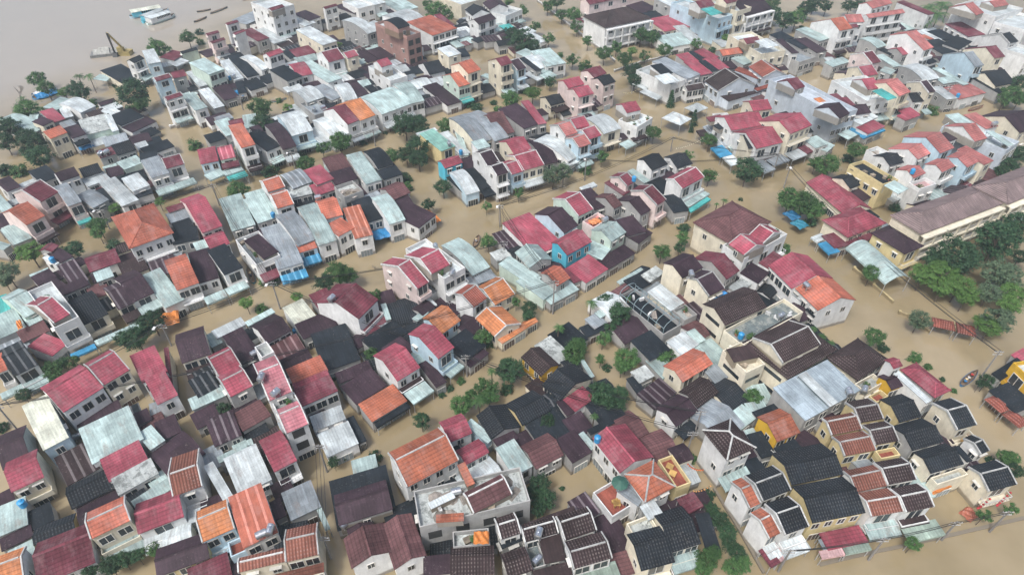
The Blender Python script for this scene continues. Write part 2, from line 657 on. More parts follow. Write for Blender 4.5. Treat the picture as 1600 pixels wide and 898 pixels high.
def make_roof(name, typ, prof, L, D, he, hr, rc, opts, parent, trim=True, ox=0.0):
    kd = kind_for(typ, rc, opts, True)
    mt = roof_mat(rc, kd)
    b = MB()
    if typ in 'GSC':
        t = .11
        top = prof
        b.prism([(y, z + t) for y, z in top] + [(y, z) for y, z in reversed(top)], -L / 2, L / 2, 0)
        o = b.build(name, [mt], parent)
    else:
        a, c, q = hip_mesh(b, L, D, he, hr)
        o = b.build(name, [mt], parent)
    if not trim:
        return o
    if 'p' in opts:
        k = MB()
        if typ == 'G':
            for s in (-1, 1):
                x0, x1 = sorted((s * (L / 2 + .04), s * (L / 2 - .13)))
                k.prism([(y, z + .22) for y, z in prof] + [(y, z - .15) for y, z in reversed(prof)], x0, x1)
            yr, zr = prof[1]
            k.prism([(yr - .11, zr + .03), (yr + .11, zr + .03), (yr + .07, zr + .24), (yr - .07, zr + .24)], -L / 2 + .3, L / 2 - .3)
        elif typ == 'H':
            for p0, p1 in ((a, c), (q[0], a), (q[3], a) if L >= D else (q[1], a), (q[1], c) if L >= D else (q[3], c), (q[2], c)):
                k.tube((p0[0], p0[1], p0[2] + .05), (p1[0], p1[1], p1[2] + .05), .13, seg=5)
        k.build('coping', [M_WHITE], parent)
    elif typ == 'G':
        k = MB()
        yr, zr = prof[1]
        k.prism([(yr - .22, zr + .04), (yr + .22, zr + .04), (yr, zr + .24)], -L / 2, L / 2)
        k.build('ridge_cap', [mt], parent)
    elif typ == 'H':
        k = MB()
        for p0, p1 in ((a, c), (q[0], a), (q[3], a) if L >= D else (q[1], a), (q[1], c) if L >= D else (q[3], c), (q[2], c)):
            k.tube(p0, p1, .11, seg=5)
        k.build('ridge_cap', [mt], parent)
    return o


def facade(root, rng, W, yfront, xs, H, opts, nf, far, roofs_he, near_sides, D, wc):
    """doors, windows, balconies on the front wall and windows on the side walls that look to the street"""
    fh = H / nf
    bare = 'f' in opts
    for f in range(nf):
        zc = f * fh + fh * .52
        if f == 0:
            nd = 1 if W < 6 else 2
            for k in range(nd):
                x = (k - (nd - 1) / 2) * W / nd * .9
                put('door', rng.choice(DOOR), root, x, yfront, .05, 0, min(1.0, W / nd / 3.0), min(1, (fh - .4) / 2.8))
            continue
        if 'v2' in opts:
            continue
        n = max(1, min(4, int(W / (1.9 if not far else 2.4))))
        me = rng.choice(WIN) if not bare else WIN_HOLE
        if 'l' in opts.split() and rng.random() < .6:
            me, n = WIN_BAL, max(1, min(3, int(W / 3.0)))
        for k in range(n):
            x = (k - (n - 1) / 2) * W / n
            s = min(1.0, W / n / (2.5 if me is WIN_BAL else 2.3 if me in WIN[2:] else 1.5))
            put('window', me, root, x, yfront, zc, 0, s, 1)
        if 'l' in opts.split():
            b = MB()
            z = f * fh
            b.box(-W / 2, W / 2, yfront, yfront + 1.0, z - .12, z + .02, 0)
            if rng.random() < .5:
                b.box(-W / 2, W / 2, yfront + .9, yfront + 1.0, z + .02, z + .85, 0)
                for s in (-1, 1):
                    b.box(s * W / 2 - .05, s * W / 2 + .05, yfront, yfront + .9, z + .02, z + .85, 0)
            else:
                railing(b, -W / 2 + .05, W / 2 - .05, yfront, yfront + .95, z + .02, .85, 1)
            b.build('balcony', [wall_mat(wc), M_RAIL], root)
    if 'v2' in opts.split():
        b = MB()
        for f in range(nf):
            z = f * fh + fh * .55
            b.box(-W / 2 + .5, W / 2 - .5, yfront, yfront + .03, z - .35, z + .45)
            for s in near_sides:
                b.box(min(s * (W / 2), s * (W / 2 + .03)), max(s * (W / 2), s * (W / 2 + .03)), -D / 2 + 1, D / 2 - 1, z - .35, z + .45)
        b.build('window_band', [M_GLASS], root)
        return
    for s in near_sides:
        for f in range(0 if nf > 1 else 1, nf):
            if f == 0:
                continue
            if rng.random() < .35:
                continue
            zc = f * fh + fh * .55
            n = 1 if D < 7 else (2 if D < 13 else 3)
            for k in range(n):
                y = (k - (n - 1) / 2) * D / n + rng.uniform(-.8, .8)
                put('window', WIN[0] if rng.random() < .7 else WIN[1], root, s * W / 2, y, zc, -s * math.pi / 2, .85, .85)


def arcade(root, W, y, H, nf, wc):
    fh = H / nf
    n = max(2, int(W / 3.2))
    for f in range(nf):
        for k in range(n + 1):
            b = MB()
            x = -W / 2 + W * k / n
            b.box(x - .22, x + .22, y + 1.1, y + 1.5, f * fh, (f + 1) * fh - .45)
            b.build('column', [wall_mat(wc)], root)
        b = MB()
        b.box(-W / 2 - .25, W / 2 + .25, y + 1.02, y + 1.55, (f + 1) * fh - .45, (f + 1) * fh - .02)
        b.box(-W / 2, W / 2, y, y + 1.02, (f + 1) * fh - .25, (f + 1) * fh - .03)
        for k in range(n):            # little arch spandrels
            x0 = -W / 2 + W * k / n + .22
            x1 = -W / 2 + W * (k + 1) / n - .22
            for xa, xb, xc in ((x0, x0 + .7, x0), (x1, x1, x1 - .7)):
                zt = (f + 1) * fh - .45
                b.prism([(y + 1.15, zt), (y + 1.45, zt), (y + 1.45, zt - .02), (y + 1.15, zt - .02)], min(xa, xc), max(xa, xb))
        b.build('arcade', [wall_mat(wc)], root)
        if f:
            b = MB()
            railing(b, -W / 2, W / 2, y + .9, y + 1.3, f * fh, .9)
            b.build('railing', [M_RAIL], root)


def terrace(root, L, D, H, wc, rc, rng, opts):
    b = MB()
    t = .16
    x, y = L / 2, D / 2
    b.box(-x, x, -y, -y + t, H - .85, H)
    b.box(-x, x, y - t, y, H - .85, H)
    b.box(-x, -x + t, -y + t, y - t, H - .85, H)
    b.box(x - t, x, -y + t, y - t, H - .85, H)
    b.build('parapet', [wall_mat(wc)], root)
    b = MB()
    b.box(-x + t, x - t, -y + t, y - t, H - 1.02, H - .85)
    b.build('terrace_floor', [roof_mat(rc, 'flat')], root)


HOUSES = []


def build_unit(typ, nums, h, rc, wc, opts, ox, oy, idx):
    rng = random.Random(idx * 7919 + 13)
    pts = [(ox + nums[i] / ZF, oy + nums[i + 1] / ZF) for i in range(0, len(nums), 2)]
    ostr = ' '.join(opts)
    h = h * HS(pts[2][1]) + rng.uniform(-.1, .1)
    cen, u, v, xd, L, D, yr, he, hr = solve(typ, pts, h)
    if 'j' in opts:
        he, hr = h, h + .24 * D
    px = sum(p[0] for p in pts[:3]) / 3
    py = sum(p[1] for p in pts[:3]) / 3
    if typ in 'GSC' and 'p' not in opts and wc != 'x':      # roofs nearly touch
        L, D, yr = L * 1.05, D * 1.05, yr * 1.05
    ang = math.atan2(xd.y, xd.x)
    root_loc = Vector((cen.x, cen.y, Z_BED))
    toc = Vector((0, 0, CAMH)) - Vector((cen.x, cen.y, 4))
    near_sides = [s for s in (-1, 1) if toc.dot(xd * s) > 0]
    dist = toc.length
    Lh, Hh = L, he - Z_BED
    zt = hr - Z_BED
    yf, yn = -D / 2, D / 2
    if wc == 'x':                                   # free standing canopy or awning
        root = empty('canopy' if typ != 'P' else 'tent_pavilion', root_loc, ang)
        prof = roof_prof(typ, yf, yn, yr, Hh, zt)
        if 'j' in opts:
            prof = [(yf + D * i / 12, Hh + (zt - Hh) * (1 - (i / 6 - 1) ** 2)) for i in range(13)]
        make_roof('canopy_top', typ, prof, L, D, Hh, zt, rc, opts, root, trim=False)
        if typ in 'SC':
            k = MB()
            k.box(-L / 2, L / 2, yn - .03, yn + .03, prof[-1][1] - .28, prof[-1][1] - .004)
            k.build('valance', [roof_mat(rc, 'flat')], root)
        for sx in (-1, 1):
            for sy in (-1, 1):
                k = MB()
                zz = (prof[0][1] if sy < 0 else prof[-1][1]) if typ in 'SC' else Hh
                k.tube((sx * (L / 2 - .15), sy * (D / 2 - .15), 0), (sx * (L / 2 - .15), sy * (D / 2 - .15), zz), .06, seg=5)
                k.build('post', [M_POST], root)
        nm = {'P': 'pavilion tent'}.get(typ, 'awning canopy' if D < 5 else 'broad canopy')
        tag(root, f"{ROOFN[rc]} {nm} on thin posts", 'canopy' if typ != 'P' else 'tent', 'awnings and canopies over the flooded streets', px, py, f"{ROOFN[rc]} canopy")
        return root, None
    nf = storeys(Hh)
    shed = (typ in 'SC' and h <= 4.1 and wc in 'gnk') or (typ == 'S' and h < 3.2)
    town = not shed and (storeys(Hh) >= 3 or 'l' in opts)
    root = empty('shed' if shed else 'townhouse' if town else 'house', root_loc, ang)
    ww = wall_mat(wc)
    if 'q' in opts:
        pass
    if typ == 'T':
        b = MB()
        b.box(-L / 2 + .004, L / 2 - .004, yf + .004, yn - .004, 0, Hh - .86)
        b.build('wall', [ww], root)
        terrace(root, L, D, Hh, wc, rc, rng, opts)
        W, ye = L - .008, yn - .004
        facade(root, rng, W, ye, 0, Hh - 1.0, ostr, storeys(Hh - 1), dist > 210, Hh, near_sides, D, wc)
        prof = None
        if 'q' in opts:
            k = MB()
            n = 6
            for i in range(n + 1):
                y = yf + .4 + (D - .8) * i / n
                for s in (-1, 1):
                    k.tube((s * (L / 2 - .3), y, Hh - .85), (s * (L / 2 - .3), y, Hh + 1.0), .06, seg=4)
                for j in range(8):
                    a0, a1 = math.pi * j / 8, math.pi * (j + 1) / 8
                    k.tube((-math.cos(a0) * (L / 2 - .3), y, Hh + 1 + math.sin(a0) * 1.2), (-math.cos(a1) * (L / 2 - .3), y, Hh + 1 + math.sin(a1) * 1.2), .06, seg=4)
            for s in (-1, 0, 1):
                zz = Hh + (2.2 if s == 0 else 1.0)
                k.tube((s * (L / 2 - .3), yf + .4, zz), (s * (L / 2 - .3), yn - .4, zz), .06, seg=4)
            k.build('pergola_frame', [plain('blue grey steel', (.20, .27, .29), .5)], root)
    else:
        prof = roof_prof(typ, yf, yn, yr, Hh, zt)
        iy = .28 if typ in 'GC' else .18
        ixx = .1
        b = MB()
        if typ in 'GSC':
            pr = inset(prof, min(iy, D * .1))
            b.prism([(pr[0][0], 0), (pr[-1][0], 0)] + [(y, z - .004) for y, z in reversed(pr)], -L / 2 + ixx, L / 2 - ixx)
            ye = pr[-1][0]
            hw = pr[-1][1]
        else:
            b.box(-L / 2 + .4, L / 2 - .4, yf + .4, yn - .4, 0, Hh - .145)
            ye = yn - .4
            hw = Hh - .2
            ixx = .4
        b.build('wall', [ww], root)
        make_roof('roof', typ, prof, L, D, Hh, zt, rc, opts, root)
        W = L - 2 * ixx
        facade(root, rng, W, ye, 0, hw, ostr, storeys(hw), dist > 210, Hh, near_sides, D - 2 * iy, wc)
        if 'v' in opts:
            arcade(root, W, ye, hw - .3, storeys(hw), wc)
    if town and not any(q[0] == 'a' and len(q) == 2 for q in opts) and rng.random() < .45:
        opts = opts + ['a' + rng.choice('ggwbsgRbg')]
    for op in opts:
        if op[0] == 'a' and len(op) == 2:
            k = MB()
            z0 = 4.1
            k.hexa([(-L / 2, ye, z0), (L / 2, ye, z0), (L / 2, ye + 2.0, z0 - .55), (-L / 2, ye + 2.0, z0 - .55),
                    (-L / 2, ye, z0 + .07), (L / 2, ye, z0 + .07), (L / 2, ye + 2.0, z0 - .48), (-L / 2, ye + 2.0, z0 - .48)])
            k.box(-L / 2, L / 2, ye + 1.97, ye + 2.03, z0 - .8, z0 - .556)
            k.build('awning', [roof_mat(op[1], 'stripe' if op[1] == 'U' else 'sheet')], root)
    n_ = storeys(Hh)
    roofw = f"{ROOFN[rc]} {FORM[typ]} roof"
    if shed:
        base = f"{WALLN[wc]} walled shed under a {roofw}" if wc != 'g' else f"grey shed under a {roofw}"
        tag(root, base, 'shed', 'sheds and lean-tos between the houses', px, py, f"{ROOFN[rc]} roofed shed")
    else:
        base = f"{NUMW[n_]} {WALLN[wc]} {'townhouse' if town else 'house'}, {roofw}"
        if 'p' in opts:
            base += ' with white edges'
        elif 'l' in opts:
            base += ' and balcony'
        tag(root, base, 'townhouse' if town else 'house', 'houses of the flooded old town', px, py, f"{ROOFN[rc]} roofed house")
    info = dict(root=root, typ=typ, L=L, D=D, H=Hh, zt=zt, ang=ang, cen=cen, px=px, py=py, idx=idx, opts=opts, rc=rc, wc=wc, pts=pts, hh=h, yr=yr)
    HOUSES.append(info)
    return root, info


def build_upper(parent, pinfo, typ, nums, h, rc, wc, opts, ox, oy, idx):
    """a room or canopy standing on the roof of the house before it: a part of that house"""
    pts = [(ox + nums[i] / ZF, oy + nums[i + 1] / ZF) for i in range(0, len(nums), 2)]
    h *= HS(pinfo['pts'][2][1])
    cen, u, v, xd, L, D, yr, he, hr = solve(typ, pts, h)
    ang = math.atan2(xd.y, xd.x)
    zb = pinfo['H'] - 1.05 + Z_BED
    if he - zb < .4:
        zb = he - .5
    H, zt = he - zb, hr - zb
    yf, yn = -D / 2, D / 2
    prof = roof_prof(typ, yf, yn, yr, H, zt)
    b = MB()
    if wc == 'x':
        for sx in (-1, 1):
            for sy in (-1, 1):
                zz = prof[0][1] if sy < 0 else prof[-1][1]
                b.tube((sx * (L / 2 - .12), sy * (D / 2 - .12), 0), (sx * (L / 2 - .12), sy * (D / 2 - .12), zz), .05, seg=5)
        room = b.build('canopy_frame', [M_POST], parent)
    else:
        if typ in 'GSC':
            pr = inset(prof, .12)
            b.prism([(pr[0][0], 0), (pr[-1][0], 0)] + [(y, z - .004) for y, z in reversed(pr)], -L / 2 + .1, L / 2 - .1)
        else:
            b.box(-L / 2 + .3, L / 2 - .3, yf + .3, yn - .3, 0, H - .145)
        room = b.build('roof_room', [wall_mat(wc)], parent)
    W = Matrix.Translation((cen.x, cen.y, zb)) @ Matrix.Rotation(ang, 4, 'Z')
    P = Matrix.Translation(parent.location) @ Matrix.Rotation(parent.rotation_euler.z, 4, 'Z')
    Lm = P.inverted() @ W
    room.location = Lm.to_translation()
    room.rotation_euler = Lm.to_euler()
    make_roof('roof', typ, prof, L, D, H, zt, rc, opts, room, trim=True)
    if wc != 'x' and H > 1.8:
        put('window', WIN[0], room, 0, yn - (.12 if typ in 'GSC' else .3), H * .5, 0, .9, .9)


DATA = r'''
@0 0
G 995 425 1075 390 1120 460 h7.5 k w l ag
S 1105 412 1195 395 1255 470 h7 w b
S 835 550 990 500 1060 600 h3 k c
S 745 610 800 572 860 605 h2.5 g x
G 1165 545 1290 510 1345 602 h8 R b p
G 1300 515 1400 495 1465 590 h6.5 R g
G 1255 705 1385 665 1430 745 h8.5 R w p l
S 1440 755 1530 730 1590 830 h6 g w
S 1525 490 1640 452 1697 545 h8 g n
S 1465 575 1525 560 1600 655 h4.5 w g
G 1375 350 1495 318 1535 375 h4 k n
S 1285 435 1380 380 1415 430 h3.5 R g
S 1320 492 1420 450 1460 480 h2.8 w x
G 720 742 840 705 918 785 h3.5 m w
C 485 815 600 765 715 828 h4 w w
S 350 838 480 762 565 780 h4 g g
S 430 842 500 825 590 890 h3.5 w g
S 775 850 905 805 960 828 h3 w g
S 810 868 895 835 945 885 h3 w g
@320 0
G 25 275 125 245 155 305 h7 R p l
G -10 222 80 198 112 250 h7 R p
G 195 197 275 168 315 237 h8.5 R w ak
G 145 140 232 117 262 168 h8.5 R w
S 325 245 410 220 455 300 h5 R g
T 405 5 575 -40 640 50 h11 w w
+G 470 10 575 -20 612 40 h12 R w
S 560 285 700 240 720 280 h2.5 m x
S 425 240 515 215 578 320 h3.5 w g
S 670 135 750 108 800 190 h5 w w
S 735 108 825 78 860 138 h5.5 m w
G 905 0 1000 -25 1038 42 h7.5 R w
S 1050 50 1105 30 1160 110 h4 m g
T 1115 0 1240 -30 1270 50 h6 w w
S 1260 -20 1340 -40 1370 20 h6 w w ag
S 1420 15 1520 -10 1550 70 h3.5 g w
S 1500 10 1580 -10 1620 60 h3.5 g w
C 1115 162 1195 138 1305 237 h8 w g
S 1280 190 1365 160 1440 260 h4 w g
T 1375 165 1480 135 1575 285 h11 w k f
+C 1420 165 1510 138 1570 200 h13.5 k k
C 1430 125 1600 75 1680 165 h6 w w
S 765 235 872 205 975 325 h6.5 w c
S 960 295 1025 280 1055 340 h3 m g
G 468 380 575 345 612 410 540 300 h8 r w
S 680 395 825 360 845 410 h3.5 R g
S 615 405 680 388 710 440 h3.5 k g
S 715 455 860 415 880 460 h3 g g
S 550 545 660 508 712 598 h5.5 k g
C 670 515 780 492 822 570 h5 r w
S 785 500 885 468 1005 618 h4.5 g w
G 905 378 1035 345 1085 458 h6.5 R w l ag p
G 1062 365 1152 340 1207 432 h6.5 r c l am p
S 1195 415 1280 390 1320 465 h3.5 m c
S 1290 400 1390 370 1450 440 h3.5 m g
S 1235 370 1330 335 1360 360 h3.5 g x
T 1300 510 1430 475 1550 600 h6.5 w w
+G 1330 470 1415 445 1470 500 h9 r w
S 212 450 300 430 388 578 h4.5 k w
S 130 490 200 475 290 600 h4.5 w w
C 320 450 380 430 455 530 h4.5 w w
S 290 630 410 595 455 670 h3 k w
S 90 690 200 660 235 750 h3 m g
S 230 650 290 640 330 710 h3.1 k g
S -20 712 58 692 122 820 h4 w g
S 95 525 130 515 190 620 h3.5 w g
S 612 690 735 652 762 682 h3 w x
C 705 715 835 672 902 755 h5.5 w g
S 870 690 960 655 1045 750 h4.5 s g
C 1010 680 1110 660 1185 755 h5 w w
S 1130 670 1210 650 1270 735 h4.5 m g
S 1255 680 1310 665 1345 710 h4 k g
S 1190 640 1270 625 1305 665 h4 g g
G 1010 832 1100 798 1190 940 h7 R w l
G 1100 798 1215 757 1320 898 h7 o w l
C 1235 770 1465 690 1590 800 h6.5 g w l
C 1490 670 1600 645 1680 775 h6 g w
T 770 800 890 765 950 870 h5 s g
S 660 840 715 822 800 900 h3 w g
S 255 150 410 85 440 135 h2.5 s g
@640 0
S 30 172 210 120 277 237 h7 O w l
S 215 125 265 115 325 190 h5.5 R w
S -40 300 30 285 88 355 h5 m w
S 285 300 345 285 400 355 h3 g g
T 260 -40 560 -120 610 -20 h6 w c
G 495 28 552 72 500 132 h6 k w
G 640 -20 695 30 630 82 h6.5 m w
G 505 142 635 98 668 150 h6.5 m w l
T 670 80 800 30 848 85 h6 w w
S 710 205 785 185 805 215 h2.8 t x
S 790 165 870 140 895 165 h2.8 g x
G 665 310 790 290 830 340 h3 k g
S 850 235 925 210 975 245 h3 w w
S 930 265 985 248 1040 320 h3 w w
S 235 385 330 360 385 415 h7 w c
S 365 395 430 385 470 430 h6 k g
G 95 470 215 445 285 555 h3.5 k w
G 375 470 470 438 560 540 h9.5 O c l
G 315 555 402 532 470 655 h6.5 O n l at
S 135 680 240 650 370 790 h3.5 m w
G 655 418 740 395 815 488 650 335 h10 R c l
G 780 448 852 425 908 530 h7.5 m b l p
S 855 410 930 380 985 435 h4 g g
S 890 460 930 450 990 545 h5 k g
C 895 455 990 430 1075 510 h4.5 w w
S 990 550 1075 515 1100 545 h3.5 g x
S 1020 585 1110 555 1135 590 h3 g x
S 965 410 1110 385 1195 485 h5 g w
S 910 575 980 545 1040 605 h3 w x
S 600 585 640 565 712 705 h3 g g
S 745 850 885 805 985 960 h6.5 m g
S 885 805 945 795 1050 950 h6.5 r g
G 1062 757 1168 730 1205 798 h4.5 k c
S 1090 835 1200 800 1235 845 h3.5 b x
G 1205 628 1325 597 1352 660 h8 r p
G 1280 692 1392 663 1430 732 h8 r p l
G 1385 552 1480 517 1535 572 h8.5 R p
G 1470 610 1560 580 1600 640 h8 k p
G 1375 0 1790 -90 1830 -55 h7 R p
H 1385 120 1740 50 1856 150 h7.5 b w v
S 1330 145 1365 135 1400 215 h3 R g
@960 0
S 350 -10 430 -30 460 50 h7 w g
S 130 45 250 10 300 70 h4 m g
S 230 110 340 90 380 140 h3.5 k g
S 300 155 515 118 575 205 h4 r c
S 520 110 580 95 630 180 h4.5 O c
S 485 215 570 205 660 310 h3.5 w w
S 335 295 530 260 605 330 h3.2 g w
T 480 10 590 -20 835 140 h9 w b l
+G 640 25 755 3 775 45 h11.5 R w
+S 690 78 775 60 828 103 h11.5 t x
T 760 0 870 -30 972 85 h10 w c l
+G 850 -20 930 -40 945 15 h12 R c
G 940 10 1140 -40 1190 80 h8 m w l v
T 930 265 1110 240 1290 400 h7 w c l
+G 1000 265 1110 248 1165 325 h8 R c
+S 1110 325 1205 302 1268 355 h9 w x
S 1290 320 1340 315 1400 405 h7 m w
S 1240 270 1330 245 1368 300 h5 k g
S 1380 320 1450 300 1490 370 h5 k g
S 1455 312 1535 298 1610 395 h5 m g
S 1450 235 1530 212 1640 300 h6 g g
T 1350 420 1480 380 1520 460 h5 s g
G 815 365 965 345 1010 415 h4.5 O g
S 935 455 1050 415 1100 470 h3.5 g g
S 510 432 600 415 635 482 h5.5 r g
S 605 408 655 400 690 465 h5.5 k g
S 660 400 735 378 775 450 h5.5 r g
S 590 490 680 473 715 570 h5.5 r g
S 685 485 735 475 785 545 h5.5 k g
S 735 465 830 448 848 530 h5.5 r g
G 850 525 965 600 835 728 h5.5 b e p
S 835 745 1080 672 1130 715 h3.6 b e
G 1145 458 1262 540 1160 608 h6 B e p
S 965 540 1000 515 1118 608 h5 B e
S 1100 690 1250 645 1260 665 h4 B e
G 550 680 690 655 700 690 h4 b w p
T 215 530 330 490 500 640 h6.5 w w
+S 310 515 395 498 428 570 h8 k w
+S 320 600 435 575 495 632 h8 w x
S 340 480 440 445 605 590 h6.5 s w
S 215 715 260 690 355 760 h2.8 w x
S 160 650 200 630 250 690 h2.8 w x
P 545 840 640 800 730 840 h2.8 w x
@1280 0
G 95 128 190 112 255 222 100 95 h9 O w l
G 215 142 295 132 345 208 h8.5 R w
G 200 80 320 75 420 170 h9 P w
G 380 60 650 20 690 98 h9.5 P w l
G 380 20 530 -20 560 30 h10 P w
S 640 22 690 10 768 128 h8 R w
T 1090 30 1300 -30 1480 100 h10 w w
+G 1150 30 1210 10 1260 110 h10.5 P w
+G 1330 0 1440 -20 1480 40 h10.5 P w
T 1390 160 1560 80 1680 200 h9 w w
S 1090 172 1270 268 1180 290 h5.5 R w
S 850 255 940 235 1065 290 h4 k g
S 840 330 970 310 1030 400 h4 k g
S 985 335 1085 275 1160 340 h4.5 k g
S 790 245 865 228 940 305 h4 w g
S 800 280 830 270 880 305 h4.6 O x
S 880 365 980 350 1010 420 h3 m g
G 695 258 768 236 850 382 640 245 h8 P w l
C 330 310 400 290 500 355 h6 g g
G 340 402 412 385 490 482 h6.5 R p p
S 480 380 520 365 560 420 h5 k g
G 610 378 695 355 732 410 h5.5 r g
S 470 440 530 430 610 510 h5 g g
S 45 490 180 450 240 480 h4.5 g g
S 480 550 520 520 590 555 h4 g g
G 300 505 410 487 467 580 h6.5 r c p
T 140 620 400 580 600 750 h8 w w l
+G 340 605 435 592 472 690 h9 r w
+S 425 715 495 695 595 760 h10 t x
G 535 640 620 607 692 722 h9 P c l
G 788 632 842 620 907 715 h8 m c p
G 695 722 785 716 822 790 h5.5 k w
C 660 525 780 503 900 605 h6 w g
S 890 620 990 605 1085 635 h5 g g
S 915 540 960 530 1130 650 h5 g g
S 880 690 960 680 1060 760 h4.5 w g
G 1145 395 1212 385 1268 510 1080 375 h8 s b l
G 1310 348 1388 335 1440 442 1250 325 h8 R c
G 1420 255 1490 240 1555 325 1390 225 h9 k w p
T 1480 370 1580 330 1660 420 h8 w w
G 1310 560 1455 533 1510 650 h4.5 k c
S 1235 615 1280 605 1400 715 h4 k g
S 1370 680 1500 650 1530 680 h2.5 m x
S 990 690 1190 643 1255 728 h4 P w
G 235 835 362 815 400 880 h6 m w
S -30 775 20 765 80 820 h8 o w
S 65 748 160 735 200 800 h7 R w
S 165 772 240 765 270 830 h6.5 R w
S 620 860 725 840 770 890 h4 r x
@0 180
C 50 30 170 -20 285 105 h4 g g
S 190 0 260 -10 340 20 h4 g g
S 325 -15 420 -45 498 22 h4.5 r g
S 268 52 350 15 400 50 h5 m c
G 345 122 472 75 515 140 h6.5 O c
S 505 112 612 80 665 142 h5.5 m w
S 550 200 660 165 710 200 h4 k x
S 470 70 560 40 600 80 h4 s g
S 585 62 800 10 915 82 h4 d n
S 800 22 850 10 940 100 h4.2 w n
S 935 92 1120 10 1215 45 h3 m w
S 855 20 1030 -50 1095 12 h4 k w
G 730 228 850 195 905 302 h5.5 R g
G 848 190 990 147 1058 272 h5.5 k g
S 930 370 1075 315 1100 370 h4 g n
S 1110 262 1315 192 1340 245 h3 k w
S 1045 232 1130 208 1170 245 h3 w g
S 1080 310 1210 285 1240 330 h6 k w
S 1110 368 1240 330 1308 440 h6.5 s w l
G 1240 295 1385 257 1440 382 h6.5 R w l p
S 1215 590 1510 490 1530 522 h2.8 g x
G 395 395 540 348 622 468 505 310 h7 m w
S 245 445 380 395 435 475 h5 k g
G 580 385 722 342 815 440 h5 k w
S 645 500 815 440 845 495 h4.5 w w
S 810 430 930 400 980 450 h3.5 m g
S 695 548 815 515 830 550 h3 R x
S 820 530 940 485 1035 660 h5 w w
S 970 500 1095 455 1145 545 h5.5 w w
S 1010 610 1160 565 1195 605 h4 k w
G 175 545 325 465 440 612 h8.5 R p l p
S -10 520 95 480 140 555 h5.5 m w
S -60 640 20 610 100 755 h4.5 g g
G 72 712 215 643 330 792 h7.5 O p l
S 20 890 145 838 205 900 h3.5 g g
S -60 800 60 765 130 840 h3.5 m g
C 430 575 530 540 622 662 h7.5 s p l at
C 618 632 735 572 802 672 h5.5 s g
S 690 740 800 690 825 710 h4.5 k g
S 745 600 820 575 870 665 h4 k g
H 885 790 1215 680 1336 922 h7.5 O w l
G 1450 690 1600 640 1725 860 h5.5 r p
S 1305 780 1450 730 1500 830 h5 s g
S 1345 855 1480 812 1540 925 h5 k g
G 1300 730 1420 690 1440 720 h5.5 R p
@320 180
G -75 240 60 215 112 355 h5 r b
G 75 218 188 195 245 325 h5 r n z
S 5 470 125 420 150 460 h3 g x
S 140 440 280 395 300 425 h3.5 g x
S 165 470 310 425 330 465 h2.8 t x
S 125 385 260 355 275 385 h4.5 R x
S 75 25 190 -10 220 20 h4 s g
S 110 55 215 25 240 130 h4 g w
S 0 165 120 130 155 180 h3.5 k g
S 210 95 312 70 368 220 h9 O w l ab
G 190 62 295 40 305 72 h9 R w
S 290 15 390 0 415 80 h4.5 g g
S 355 100 430 80 450 120 h5 m g
S 370 150 480 108 540 245 h6 k w l ag
C 490 92 590 65 685 228 h6 m g aw
C 590 15 745 -25 812 110 h6.5 w b l ag
C 880 48 1000 8 1085 138 h5 w w
S 830 120 930 85 965 190 h3.5 w b
C 1270 290 1385 255 1435 380 h6 k g
S 1350 420 1490 380 1520 460 h5 k g
S 1110 330 1225 300 1370 490 h6 g w
S 935 345 1088 305 1122 402 h6 M g
S 970 460 1140 410 1180 490 h5.5 m g
S 920 380 960 375 990 440 h5 g g
S 800 435 928 390 975 497 h6 r g
S 825 555 975 507 1015 575 h5 r g
C 618 470 760 420 805 520 h6 s g z
S 640 570 800 535 840 605 h5 d g
S 690 660 830 620 870 700 h3 k g
G 450 512 588 470 622 562 h7 O w p
G 508 622 642 583 700 692 h7 O w p l
S 125 670 292 625 378 840 h5 g g
S 300 620 440 580 480 610 h5 g g
S 325 672 485 622 560 780 h5 g g
T 1015 555 1160 505 1225 590 h7 d g f
G 880 683 1022 647 1075 775 h7 O w
S 1085 745 1215 715 1300 915 h6.5 q w z
S 965 858 1085 795 1140 885 h6.5 O w
C 745 735 875 697 1000 955 h6.5 g w
C 580 800 712 752 830 958 h6.5 s w
S 1150 685 1290 645 1380 790 h5.5 k g
C 1310 662 1428 627 1550 800 h6.5 g w
G 1400 585 1530 530 1610 600 h4.5 M g
S 1480 650 1590 620 1620 700 h4 m g
S 1520 745 1650 650 1741 810 h5 m w
@640 180
S 110 150 215 112 322 240 h5.5 T y l
S 50 145 200 100 215 120 h5 w x
S 265 150 335 130 440 290 h4.5 w g
S 340 150 385 145 475 295 h4.5 g g
C 350 30 475 -5 600 180 h7 s c
C 485 -5 590 -35 715 165 h7 s g
G 600 0 720 -30 815 130 h6 M g
G 760 205 892 165 940 262 h7 r c
G 818 312 990 265 1045 390 h6.5 r c l p
G 745 382 845 352 895 437 790 320 h6.5 r b l p
G 553 292 652 262 690 370 h8 m w p
G 638 400 732 370 768 448 h8 m w p l
S 485 215 580 190 625 240 h9 g w
S 430 440 560 415 650 545 h3.5 k g
S 545 575 640 550 670 610 h2.8 k x
C 320 462 420 435 535 580 h4.5 w b l
S 318 490 345 480 425 610 h3.5 k g
G 245 368 380 325 413 372 h5 r u
C 925 220 1030 200 1150 350 h4.5 m g
C 1010 200 1110 150 1295 310 h5 w w
S 1195 355 1290 325 1320 365 h3.5 w x
G 1165 70 1262 40 1300 140 h8 P w p
G 1262 28 1372 0 1395 85 h8 r w p
G 1352 112 1455 77 1485 162 h7.5 r b p l
G 1275 178 1372 145 1408 227 h7.5 P b p l
C 1400 30 1530 -10 1610 105 h6.5 w c l
G 1215 655 1332 600 1428 735 1228 582 h7 r n p
G 1090 775 1195 715 1300 862 1085 702 h6 m b
T 1340 830 1460 760 1560 800 h6 P p
